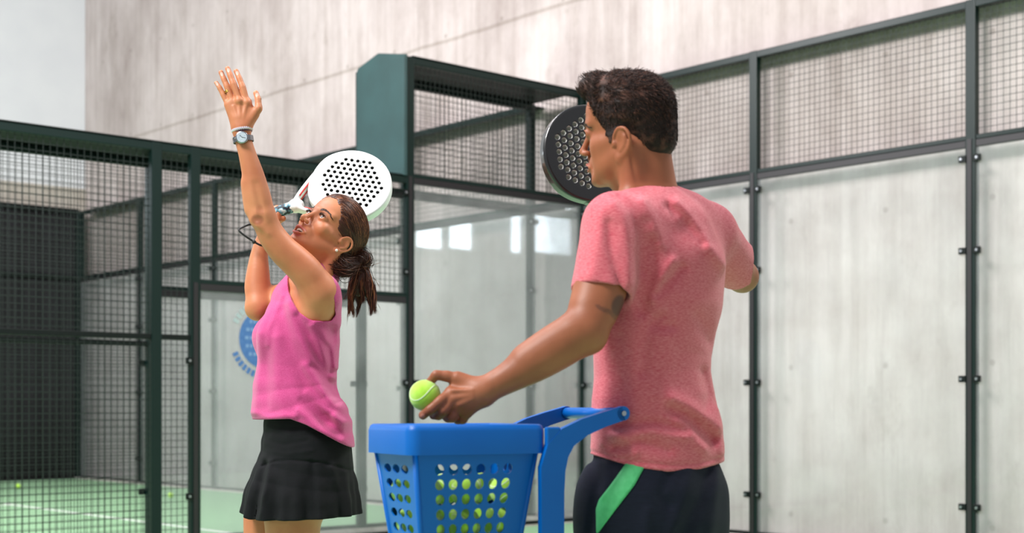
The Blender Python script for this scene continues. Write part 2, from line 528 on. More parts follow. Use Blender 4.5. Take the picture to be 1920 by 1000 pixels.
def fence(name, label, along, pos, posts, tops, glass_h, wire_from, inward, mids=(), group=None, thick_top=0.06, wr_=0.0017):
    """posts: positions u in order; tops[i]: fence height of bay i; glass_h[i]: glass height (0 none); inward: sign of the court side"""
    root = framed(empty(name)); tag(root, label, 'fence', group)
    c0, c1 = sorted((pos - inward * 0.05, pos + inward * 0.02))
    for i, u in enumerate(posts):
        hgt = max(tops[max(i - 1, 0)], tops[min(i, len(tops) - 1)])
        p = seg(along, u - PW, u + PW, pos - 0.03, pos + 0.03, 0.0, hgt).build('post', M_GREEN, root); bevel(p, 0.006)
        g = min([x for x in (glass_h[max(i - 1, 0)], glass_h[min(i, len(tops) - 1)])])
        gm = max([x for x in (glass_h[max(i - 1, 0)], glass_h[min(i, len(tops) - 1)])])
        if gm > 0:   # rubber seal on the face and clamps with bolts
            s = seg(along, u - PW * 0.55, u + PW * 0.35, pos + inward * 0.03 if inward > 0 else pos - 0.036, pos + 0.036 if inward > 0 else pos - 0.03, 0.05, gm).build('seal', M_RUBBER, p)
            for z in ([0.36, 1.28, 2.2, 2.86] if gm > 2.5 else [0.42, 1.42]):
                for sgn in (-1, 1):
                    mb = MB()
                    j = i - 1 if sgn < 0 else i
                    if j < 0 or j >= len(tops) or glass_h[j] < z: continue
                    a, b = sorted((u + sgn * PW * 0.7, u + sgn * (PW + 0.045)))
                    seg(along, a, b, min(pos + inward * 0.024, pos + inward * 0.045), max(pos + inward * 0.024, pos + inward * 0.045), z - 0.024, z + 0.024, mb)
                    cl = mb.build('clamp', M_DARK, p); bevel(cl, 0.003)
                    a = u + sgn * (PW + 0.022)
                    e0 = (a, pos + inward * 0.045, z) if along == 'x' else (pos + inward * 0.045, a, z)
                    e1 = (a, pos + inward * 0.055, z) if along == 'x' else (pos + inward * 0.055, a, z)
                    MB().tube([e0, e1], 0.009, 10).build('bolt', M_BOLT, p)
    for i in range(len(tops)):
        u0, u1 = posts[i], posts[i + 1]
        if u0 > u1: u0, u1 = u1, u0
        a, b = u0 + PW, u1 - PW
        T = tops[i]; G = glass_h[i]
        tr = seg(along, a - PW * 0.9, b + PW * 0.9, pos - 0.025, pos + 0.025, T - thick_top, T - 0.002).build('top_rail', M_GREEN, root); bevel(tr, 0.006)
        if G > 0:
            gp = seg(along, a - 0.006, b + 0.006, pos + inward * 0.012 - 0.005, pos + inward * 0.012 + 0.005, 0.045, G - 0.03).build('glass_pane', M_GLASS, root)
            r1 = seg(along, a, b, pos - 0.022, pos + 0.022, G - 0.005, G + 0.028).build('mid_rail', M_GREEN, root); bevel(r1, 0.004)
            r2 = seg(along, a, b, pos - 0.024, pos + 0.024, G - 0.058, G - 0.006).build('glass_rail', M_RUBBER, root); bevel(r2, 0.004)
            r3 = seg(along, a, b, pos - 0.022, pos + 0.022, 0.02, 0.055).build('bottom_rail', M_DARK, root)
        z0 = max(G + 0.028, 0.03)
        wr = wire(a, b, z0, T - thick_top, along, pos - inward * 0.012, r=wr_).build('wire_mesh', M_WIRE, root)
        for z in mids:
            if G == 0:
                rr = seg(along, a, b, pos - 0.022, pos + 0.022, z - 0.02, z + 0.02).build('mid_rail', M_DARK, root); bevel(rr, 0.004)
    return root

# our court: y is measured away from the camera, so the court side of the back fence is -1 and of the side fence +1 (x)
F_BACK = fence('court_fence', 'tall dark green glass and mesh fence on the right, close against the concrete wall', 'x', 0.0,
      [0.0, 2.03, 4.0, 6.0], [4.0, 4.0, 4.0], [3.0, 3.0, 3.0], 3.0, -1, group=None)
F_SIDE = fence('court_fence', 'stepped side fence right behind the woman, glass and mesh, with the green gable panel', 'y', 0.0,
      [0.0, -2.02, -4.015, -4.33, -6.3], [4.0, 3.0, 3.0, 3.0], [3.0, 2.0, 0.0, 0.0], 3.0, 1, mids=(1.59,), wr_=0.0021)
N_SIDE = fence('court_fence', 'side fence of the neighbouring court, running parallel just behind the mesh side fence', 'y', GAP,
      [0.0, -2.0, -4.0, -6.2], [4.0, 3.0, 3.0], [3.0, 2.0, 0.0], 3.0, -1, mids=(1.57,))
N_BACK = fence('court_fence', 'back fence of the neighbouring court, seen beyond the mesh, meeting the black screen', 'x', 0.0,
      [GAP, -2.72, -4.74, -6.74, -8.78, -10.68], [4.0] * 5, [3.0] * 5, 3.0, -1)

MB().box(GAP + PW, -PW, -0.017, -0.007, 0.045, 2.97).build('glass_pane', M_GLASS, N_BACK)
MB().box(GAP + PW, -PW, -0.024, 0.024, 2.944, 2.996).build('glass_rail', M_RUBBER, N_BACK)
MB().box(GAP + PW, -PW, -0.022, 0.022, 2.996, 3.028).build('mid_rail', M_GREEN, N_BACK)

# daylight windows high in the left wall of the hall
M_SKYGLASS = bpy.data.materials.new('daylight_window'); M_SKYGLASS.use_nodes = True
_p = M_SKYGLASS.node_tree.nodes['Principled BSDF']; _p.inputs['Emission Color'].default_value = (.80, .90, 1, 1); _p.inputs['Emission Strength'].default_value = 11.0
for i_, (s0, s1, z0, z1) in enumerate(((6.5, 7.05, 3.98, 4.8), (7.27, 7.77, 4.02, 4.85), (8.78, 9.0, 4.05, 4.85), (9.4, 10.35, 4.1, 5.1))):
    wn = MB().box(-10.95, -10.90, -s1, -s0, z0, z1).build('window_%d' % (i_ + 1), M_SKYGLASS); structure(framed(wn))
    fr_ = MB()
    for a, b, c, d in ((s0 - .05, s1 + .05, z0 - .05, z0), (s0 - .05, s1 + .05, z1, z1 + .05), (s0 - .05, s0, z0, z1), (s1, s1 + .05, z0, z1)): fr_.box(-10.95, -10.885, -b, -a, c, d)
    fr_.build('window_frame', M_WHITE, wn)

# sheet covers over the gap between the two courts and the gable panel where the fence steps down
def sheet(x0, x1, y0, y1, z0, z1, name, m, root):
    return bevel(MB().box(x0, x1, y0, y1, z0, z1).build(name, m, root), 0.004)
sheet(GAP - 0.03, 0.03, -6.3, -2.06, 3.0, 3.012, 'gap_cover', M_DARK, F_SIDE)
sheet(GAP - 0.03, 0.03, -2.0, 0.0, 4.0, 4.012, 'gap_cover', M_DARK, F_SIDE)
sheet(0.03, 6.0, 0.0, 0.185, 3.985, 4.0, 'wall_cover', M_DARK, F_BACK)
sheet(-10.6, GAP, 0.0, 0.185, 3.985, 4.0, 'wall_cover', M_DARK, N_BACK)
def gable():
    # outline in the panel's own plane: x across the gap, z up
    o = [(0.045, 3.0), (0.045, 4.01), (-0.02, 4.02), (-0.34, 4.085), (-0.37, 4.08), (GAP + 0.07, 4.01), (GAP + 0.05, 3.98), (GAP + 0.05, 3.0)]
    V = []; F = []; n = len(o); y0, y1 = -2.085, -2.065
    for x, z in o: V.append((x, y0, z))
    for x, z in o: V.append((x, y1, z))
    F.append(tuple(range(n))); F.append(tuple(reversed(range(n, 2 * n))))
    for i in range(n): j = (i + 1) % n; F.append((i, i + n, j + n, j))
    g = from_pydata('gable_panel', V, F, M_PLATE, F_SIDE, False)
    bevel(g, 0.006, 3)
    # folded edges
    sheet(GAP + 0.05, 0.045, -2.10, -2.085, 3.0, 3.045, 'folded_edge', M_PLATE, g)
    sheet(0.02, 0.045, -2.10, -2.085, 3.045, 4.0, 'folded_edge', M_PLATE, g)
gable()

# far side of the neighbouring court, hung with black cloth
scr = framed(empty('screened_fence')); tag(scr, 'fence hung with black screen cloth at the far left end of the neighbouring court', 'fence')
for u in (-0.0, -2.0, -4.0):
    bevel(MB().box(-10.74, -10.68, u - 0.06, u, 0, 4.0).build('post', M_GREEN, scr), 0.006)
MB().box(-10.74, -10.69, -4.0, -0.02, 3.95, 4.03).build('top_rail', M_DARK, scr)
def cloth_sheet():
    V = []; F = []; n = 160
    for i in range(n + 1):
        y = -0.04 - 4.0 * i / n
        for z in (0.02, 1.3, 2.6, 3.96):
            V.append((-10.76 + 0.012 * math.sin(i * 0.55) + 0.008 * math.sin(i * 1.7 + z), y, z))
    for i in range(n):
        for j in range(3):
            a = i * 4 + j; F.append((a, a + 1, a + 5, a + 4))
    o = from_pydata('screen_cloth', V, F, M_SCREEN, scr)
    so = o.modifiers.new('thickness', 'SOLIDIFY'); so.thickness = 0.004
cloth_sheet()
for a, b in ((-2.0, -0.06), (-4.0, -2.06)):
    MB().box(-10.70, -10.66, a, b, 2.98, 3.03).build('mid_rail', M_DARK, scr)

# round advert on the glass behind the woman
def emblem():
    mb = MB(); y = -3.42; z = 1.60; R = 0.228; x = 0.024
    M_B = mat('blue_print', srgb(58, 98, 152), 0.6, col2=srgb(66, 106, 158), nscale=30)
    M_P = mat('pale_print', srgb(104, 136, 176), 0.6); M_G = mat('grey_print', srgb(150, 166, 168), 0.6)
    n = 64
    V = [(x, y, z)] + [(x, y + R * math.cos(2 * math.pi * i / n), z + R * math.sin(2 * math.pi * i / n)) for i in range(n)]
    V += [(x + 0.001, a, b) for _, a, b in V]
    F = [(0, 1 + i, 1 + (i + 1) % n) for i in range(n)] + [(n + 1, n + 2 + (i + 1) % n, n + 2 + i) for i in range(n)]
    F += [(1 + i, 1 + (i + 1) % n, n + 2 + (i + 1) % n, n + 2 + i) for i in range(n)]
    e = empty('glass_sticker'); framed(e); tag(e, 'round blue advert sticker on the glass left of the pink top', 'sticker')
    from_pydata('disc', V, F, M_B, e, False)
    rnd = random.Random(4)
    for r in range(5):
        t = MB()
        zz = z + 0.13 - r * 0.062; w = math.sqrt(max(R * R - (zz - z) ** 2, 0)) - 0.05
        u = -w
        while u < w:
            l = rnd.uniform(0.018, 0.034)
            t.box(x + 0.001, x + 0.0025, y + u, y + u + l, zz - 0.013, zz + 0.013); u += l + 0.012
        t.build('print', M_P, e)
    for (a0, a1, m_) in ((205, 335, M_B), (25, 155, M_G)):
        t = MB(); a = a0
        while a < a1:
            A = math.radians(a); c = (x, y + 0.285 * math.cos(A), z + 0.285 * math.sin(A))
            hw, hh = 0.014, 0.024; V = []
            for dx in (0, 0.0012):
                for du, dv in ((-hw, -hh), (hw, -hh), (hw, hh), (-hw, hh)):
                    tx, rx = -math.sin(A), math.cos(A)
                    V.append((x + dx, c[1] + du * -math.sin(A) + dv * math.cos(A), c[2] + du * math.cos(A) + dv * math.sin(A)))
            i = len(t.V); t.V += V; t.F += [tuple(i + k for k in q) for q in ((0, 3, 2, 1), (4, 5, 6, 7), (0, 1, 5, 4), (1, 2, 6, 5), (2, 3, 7, 6), (3, 0, 4, 7))]
            a += 8.5
        t.build('lettering', m_, e)
emblem()
# ------------------------------------------------------------------ people: shared anatomy
def euler(deg):
    y, p, r = [math.radians(a) for a in deg]
    cz, sz = math.cos(y), math.sin(y); cp, sp = math.cos(p), math.sin(p); cr, sr = math.cos(r), math.sin(r)
    return np.array([[cz, -sz, 0], [sz, cz, 0], [0, 0, 1]]) @ np.array([[1, 0, 0], [0, cp, -sp], [0, sp, cp]]) @ np.array([[cr, 0, sr], [0, 1, 0], [-sr, 0, cr]])

class Head:
    """head space: +y forward, +z up, +x the person's right"""
    def __init__(s, c, deg, sc):
        s.c = np.array(c, float); s.M = euler(deg); s.s = sc
    def w(s, p): return s.c + s.s * (s.M @ np.array(p, float))
    def l(s, X, Y, Z):
        dx, dy, dz = X - s.c[0], Y - s.c[1], Z - s.c[2]; M = s.M
        return [(dx * M[0, i] + dy * M[1, i] + dz * M[2, i]) / s.s for i in range(3)]
    def E(s, c, r, k=0.01, op='u', rot=None):
        R = s.M if rot is None else s.M @ euler(rot)
        return ell(s.w(c), np.array(r) * s.s, R, k * s.s, op)
    def C(s, a, b, ra, rb=None, k=0.01, op='u'):
        return cone(s.w(a), s.w(b), ra * s.s, (ra if rb is None else rb) * s.s, k * s.s, op)
    def P(s, pts, rs, k=0.004, op='u'):
        if not hasattr(rs, '__len__'): rs = [rs] * len(pts)
        return chain([s.w(p) for p in pts], [r * s.s for r in rs], k * s.s, op, sub=2)
    def local_disp(s, fn):
        return disp(lambda X, Y, Z: s.s * fn(*s.l(X, Y, Z)))
    def local_clip(s, fn, k=0.004):
        return clip(lambda X, Y, Z: s.s * fn(*s.l(X, Y, Z)), k)

def head_prims(H, male=False, mouth=0.0, lid=0.0052, ears=True):
    p = []
    j = 1.06 if male else 1.0
    p += [H.E((0, -.004, .034), (.070, .086, .074), .01) if male else H.E((0, -.012, .040), (.0735, .093, .080), .01),
          H.E((0, .016, -.020), (.060, .068, .082), .03),
          H.E((0, .045, .045), (.056, .040, .046), .025)]
    for sx in (-1, 1):
        p += [H.C((sx * .054 * j, .004, -.050), (sx * .022 * j, .066, -.093), .017, .014 * j, .022),
              H.E((sx * .040, .058 if male else .060, -.026), (.019, .015, .019) if male else (.022, .019, .019), .018),
              H.C((sx * .054, .035, -.022), (sx * .066, -.002, -.014), .012, .008, .018),
              H.C((sx * .008, .086, .017), (sx * .046, .066, .020), .0075 if not male else .0095, .007, .014)]
    if male: p += [H.E((sx * .040, .030, -.058), (.020, .036, .034), .03) for sx in (-1, 1)]
    p += [H.E((0, .076, -.100), (.020 * j, .016, .0135), .016),
          H.E((0, .074, -.066), (.028, .020, .024), .016),
          H.E((0, .072, .004), (.020, .016, .022), .012)]
    # eye sockets
    for sx in (-1, 1):
        p.append(H.E((sx * .032, .096, -.001), (.0165, .0155, .0115), .010, 's'))
    # nose
    n = 0.88 if male else 1.0
    p += [H.C((0, .084, .010), (0, .1065, -.032), .0055, .0078 * n, .009),
          H.E((0, .1085, -.0365), (.0062, .0075, .0070) if male else (.0082, .0082, .0078), .008)]
    for sx in (-1, 1):
        p += [H.E((sx * .0108 * n, .0985, -.0395), (.0058, .0100, .0062) if male else (.0064, .0098, .0068), .005),
              H.E((sx * .0060, .1020, -.0462), (.0030, .0052, .0036), .002, 's')]
    p.append(H.C((0, .0955, -.048), (0, .0925, -.058), .004, .004, .005))
    # eyelids
    for sx in (-1, 1):
        c = (sx * .0315, .0745, -.0005)
        p += [H.E(c, (.0150, .0132, .0126), .0045),
              H.E((sx * .0312, .0900, -.0005), (.0118, .0090, lid), .0015, 's', (sx * -14, 0, sx * -5)),
              ]
        p += H.P([(sx * .0195, .0850, .0045), (sx * .031, .0898, .0085), (sx * .0440, .0800, .0035)], [.0012, .0016, .0012], .003)
    # lips
    o = mouth
    p += H.P([(-.0235, .0865, -.0705), (-.012, .0958, -.0665 + o * .2), (-.004, .0995, -.0640 + o * .3), (0, .0990, -.0650 + o * .3), (.004, .0995, -.0640 + o * .3), (.012, .0958, -.0665 + o * .2), (.0235, .0865, -.0705)],
             [v * (.78 if male else 1) for v in (.0022, .0040, .0044, .0042, .0044, .0040, .0022)], .004)
    p += H.P([(-.0225, .0860, -.0715 - o * .2), (-.011, .0945, -.0755 - o * .8), (0, .0965, -.0770 - o), (.011, .0945, -.0755 - o * .8), (.0225, .0860, -.0715 - o * .2)],
             [v * (.8 if male else 1) for v in (.0022, .0045, .0050, .0045, .0022)], .004)
    if o > 0:
        p.append(H.E((0, .0940, -.0708 - o * .35), (.0190, .0170, .0042 + o * .45), .002, 's'))
    else:
        p.append(H.E((0, .0985, -.0708), (.0205, .0080, .0010), .0015, 's'))
    # nasolabial fold and chin dip
    for sx in (-1, 1):
        p += H.P([(sx * .0185, .0935, -.044), (sx * .0290, .0835, -.060), (sx * .0310, .0780, -.072)], .0011, .006, 's')
    p.append(H.C((-.009, .0930, -.0875 - o * .6), (.009, .0930, -.0875 - o * .6), .0022, .0022, .007, 's'))
    if not ears: return p
    # ears
    ez = -.010 if male else 0.0; k_ = 1.10 if male else 1.0
    ear0 = len(p)
    Hc, Hs = H.c.copy(), H.s
    H.c = H.w((0, 0, ez)); H.s = H.s * k_ if male else H.s
    if male: H.c = H.c - H.M @ np.array((0, -.001, 0))
    ko = .0765 * (1 - 1 / k_) * 1.0
    for sx in (-1, 1):
        R = (sx * 24, 0, sx * 8)
        sx = sx * (1 - .075 * (k_ > 1))
        p.append(H.E((sx * .0765, -.010, -.016), (.0045, .0150, .0270), .004, 'u', R))
        e = [(.0720, .010, -.020), (.0750, .006, -.002), (.0795, -.004, .0105), (.0850, -.019, .0095), (.0875, -.0285, -.004), (.0850, -.0275, -.020), (.0800, -.018, -.034), (.0745, -.004, -.043)]
        p += H.P([(sx * a, b, c) for a, b, c in e], [.0030, .0032, .0034, .0034, .0034, .0032, .0036, .0044], .003)
        p.append(H.E((sx * .0735, -.001, -.0435), (.0040, .0062, .0070), .004))
        p.append(H.E((sx * .0845, -.004, -.014), (.0065, .0070, .0125), .003, 's', R))
        p.append(H.E((sx * .0870, -.014, .001), (.0040, .0055, .0050), .003, 's', R))
        e = [(.0800, -.010, .003), (.0835, -.0175, -.006), (.0825, -.0160, -.020), (.0790, -.008, -.030)]
        p += H.P([(sx * a, b, c) for a, b, c in e], .0022, .003)
        p.append(H.E((sx * .0755, .0065, -.017), (.0036, .0042, .0060), .003))
    H.c, H.s = Hc, Hs
    return p

def skin(name, base, dark, tattoo=None):
    m = mat(name, base, 0.5, spec=0.4, sss=0.12)
    N = m.node_tree.nodes; L = m.node_tree.links; p = N['Principled BSDF']
    tc = N.new('ShaderNodeTexCoord')
    n = N.new('ShaderNodeTexNoise'); n.inputs['Scale'].default_value = 9; n.inputs['Detail'].default_value = 5
    r = N.new('ShaderNodeValToRGB'); r.color_ramp.elements[0].position = .3; r.color_ramp.elements[1].position = .7
    r.color_ramp.elements[0].color = dark; r.color_ramp.elements[1].color = base
    L.new(tc.outputs['Object'], n.inputs['Vector']); L.new(n.outputs['Fac'], r.inputs[0])
    at_ = N.new('ShaderNodeAttribute'); at_.attribute_name = 'tint'
    mx = N.new('ShaderNodeMix'); mx.data_type = 'RGBA'
    L.new(at_.outputs['Alpha'], mx.inputs[0]); L.new(r.outputs[0], mx.inputs[6]); L.new(at_.outputs['Color'], mx.inputs[7])
    L.new(mx.outputs[2], p.inputs['Base Color'])
    n2 = N.new('ShaderNodeTexNoise'); n2.inputs['Scale'].default_value = 420; n2.inputs['Detail'].default_value = 2
    b = N.new('ShaderNodeBump'); b.inputs['Strength'].default_value = .12; b.inputs['Distance'].default_value = .001
    L.new(tc.outputs['Object'], n2.inputs['Vector']); L.new(n2.outputs['Fac'], b.inputs['Height']); L.new(b.outputs[0], p.inputs['Normal'])
    return m

def tint(o, spots):
    """spots: (centre, radii, R, colour, strength): colour regions on the skin - lips, nails, ink, painted shade in hollows"""
    me = o.data; n = len(me.vertices); co = np.empty(n * 3); me.vertices.foreach_get('co', co); co = co.reshape(-1, 3)
    C = np.zeros((n, 4)); C[:, :3] = spots[0][3][:3] if spots else 0
    for c, r, R, col, st in spots:
        d = (co - np.array(c)) @ (np.eye(3) if R is None else R)
        q = np.sqrt(((d / np.array(r)) ** 2).sum(1)); a = np.clip((1.25 - q) / 0.35, 0, 1) * st
        m = a > C[:, 3]
        C[m, :3] = col[:3]; C[m, 3] = a[m]
    at_ = me.attributes.new('tint', 'FLOAT_COLOR', 'POINT'); at_.data.foreach_set('color', C.ravel())

M_SCLERA = mat('eye_white', srgb(232, 228, 224), 0.12, coat=1.0)
M_IRIS = mat('brown_iris', srgb(58, 36, 24), 0.12, coat=1.0)
M_PUPIL = mat('pupil', srgb(8, 6, 6), 0.1, coat=1.0)
M_TEETH = mat('teeth', srgb(226, 220, 208), 0.25)
M_BROW = mat('brow_hair', srgb(54, 34, 26), 0.6)

def eyeball(H, c, gaze, parent):
    g = _n(H.M @ _n(gaze)); a = _n(np.cross(g, (0.1, 0.2, 1))); b = np.cross(g, a)
    r = .0117 * H.s; C = H.w(c); V = []; F = []; M = []; nr, ns = 28, 32
    for i in range(nr + 1):
        t = math.pi * i / nr; rr = r * (1.03 if t < .45 else 1)
        for j in range(ns):
            u = 2 * math.pi * j / ns
            V.append(C + rr * (math.cos(t) * g + math.sin(t) * (math.cos(u) * a + math.sin(u) * b)))
    me = []
    for i in range(nr):
        for j in range(ns):
            F.append((i * ns + j, i * ns + (j + 1) % ns, (i + 1) * ns + (j + 1) % ns, (i + 1) * ns + j))
            t = math.pi * (i + .5) / nr; me.append(2 if t < .21 else 1 if t < .52 else 0)
    o = from_pydata('eye', V, F, [M_SCLERA, M_IRIS, M_PUPIL], parent)
    o.data.polygons.foreach_set('material_index', me)
    return o

def strands_mesh(name, paths, radii, material, parent, tones=None, sides=4):
    """hair locks as thin tapering tubes in one mesh; 'tone' is each lock's own hair colour"""
    V = []; F = []; T = []; base = 0
    for q, (P, r) in enumerate(zip(paths, radii)):
        P = np.asarray(P); n = len(P)
        D = np.gradient(P, axis=0); D /= np.linalg.norm(D, axis=1, keepdims=True) + 1e-9
        A = np.cross(D, (0.31, 0.87, 0.38)); A /= np.linalg.norm(A, axis=1, keepdims=True) + 1e-9; B = np.cross(D, A)
        taper = np.interp(np.linspace(0, 1, n), [0, .12, .7, 1], [.5, 1, .85, .1])
        for j in range(sides):
            t = 2 * math.pi * j / sides
            V.append(P + (r * taper)[:, None] * (math.cos(t) * A + math.sin(t) * B))
        i = np.arange(n - 1)
        for j in range(sides):
            a = base + j * n + i; b = base + ((j + 1) % sides) * n + i
            F.append(np.stack([a, b, b + 1, a + 1], 1))
        base += n * sides
        T.append(np.full(n * sides, tones[q] if tones is not None else 0.5))
    V = np.concatenate([v for v in V]); F = np.concatenate(F)
    o = from_pydata(name, V, F.tolist(), material, parent)
    at_ = o.data.attributes.new('tone', 'FLOAT', 'POINT'); at_.data.foreach_set('value', np.concatenate(T))
    return o

def hair_mat(name, dark, light, rough=0.38):
    m = mat(name, dark, rough, spec=0.25)
    N = m.node_tree.nodes; L = m.node_tree.links; p = N['Principled BSDF']
    a = N.new('ShaderNodeAttribute'); a.attribute_name = 'tone'
    r = N.new('ShaderNodeValToRGB'); e = r.color_ramp.elements
    e[0].position = 0.35; e[0].color = dark; e[1].position = 1.0; e[1].color = light
    L.new(a.outputs['Fac'], r.inputs[0]); L.new(r.outputs[0], p.inputs['Base Color'])
    return m

def eyebrow(H, prims, pts, n, parent, length=.009, seed=1, r=.0003):
    rnd = np.random.RandomState(seed); P = []; T = []
    pts = np.array(pts)
    for i in range(n):
        t = rnd.rand(); u = t * (len(pts) - 1); k = min(int(u), len(pts) - 2); q = pts[k] + (pts[k + 1] - pts[k]) * (u - k)
        d = pts[k + 1] - pts[k]; d = d / np.linalg.norm(d)
        q = q + np.array([0, 0, rnd.uniform(-1, 1) * .0028 * (1 - .65 * t)])
        P.append([H.w(q + d * length * s + np.array([0, 0, (.004 * (1 - t) if t < .3 else 0) * s])) for s in np.linspace(0, 1, 4)])
    P = np.array(P); S, G = project(prims, P.reshape(-1, 3), 0.0006 * H.s); S = S.reshape(P.shape)
    return strands_mesh('eyebrow', S, [r * H.s * 1.6] * n, M_BROW, parent, sides=3)

def finger(pts, r0, r1, k=0.004):
    """a finger with slightly swollen joints"""
    pts = [np.array(p, float) for p in pts]; n = len(pts); P = []; R = []
    for i in range(n):
        r = r0 + (r1 - r0) * i / (n - 1)
        P.append(pts[i]); R.append(r * (1.03 if 0 < i < n - 1 else 1))
        if i < n - 1: P.append((pts[i] + pts[i + 1]) / 2); R.append((r + (r1 - r0) * .5 / (n - 1)) * .95)
    return chain(P, R, k, sub=2)
# ------------------------------------------------------------------ the woman in the pink top
YW = 4.27
def W(px, py, d=0.0): return at(px, py, YW + d)
M_SKIN_W = skin('woman_skin', srgb(204, 134, 96), srgb(184, 110, 76))
M_PINK = None

def cloth_mat(name, c1, c2, scale=90, stretch=(1, 1, 6), rough=0.85, ramp=(0.3, 0.7)):
    m = mat(name, c1, rough, spec=0.25, col2=c2, nscale=scale, nstretch=stretch, bump=0.35, bscale=900, sheen=0.25, ramp=ramp, detail=4)
    return m
M_PINK = cloth_mat('pink_jersey', srgb(184, 52, 116), srgb(206, 86, 144), 260, (1, 1, 4))
M_BLACK = cloth_mat('black_jersey', srgb(9, 10, 14), srgb(13, 14, 19), 60); M_BLACK.node_tree.nodes['Principled BSDF'].inputs['Sheen Weight'].default_value = 0
M_SEAM = mat('pink_seam', srgb(188, 52, 120), 0.85)

woman = empty('person', (W(575, 800)[0], YW, 0))
tag(woman, 'woman in a pink sleeveless top and black skirt, looking up, one arm raised', 'person')
def kid(o, parent):
    """keep world coordinates while parenting to an empty that only has a location"""
    o.parent = parent; o.matrix_parent_inverse = Matrix.Translation(-Vector(parent.location)); return o

HW = Head((-.5512, YW, 1.600), (149.8, 37.5, -19.5), 1.003)
# her frame: forward and left, upright
fW = _n((-.90, -.42, 0)); lW = _n((.42, -.90, 0))

def trunk_w():
    # under the clothes: a is measured along her left-right axis
    st = [(W(572, 552), .105, .062), (W(565, 585), .130, .082), (W(562, 640), .134, .096), (W(560, 700), .116, .084), (W(562, 745), .118, .086),
          (W(570, 800), .148, .105), (W(574, 860), .160, .115), (W(572, 905), .150, .110)]
    sl = W(600, 548, -.125); sr = W(524, 566, .15)
    return [loft(st, lW, .03),
          cone(W(587, 545, -.03), sl, .055, .052, .035), cone(W(560, 552, .03), sr, .050, .048, .035),
          cone(W(588, 590, -.105), W(604, 560, -.115), .050, .046, .03),          # flank and armpit wall
          cone(W(612, 600, -.055), W(612, 562, -.07), .038, .038, .03)]

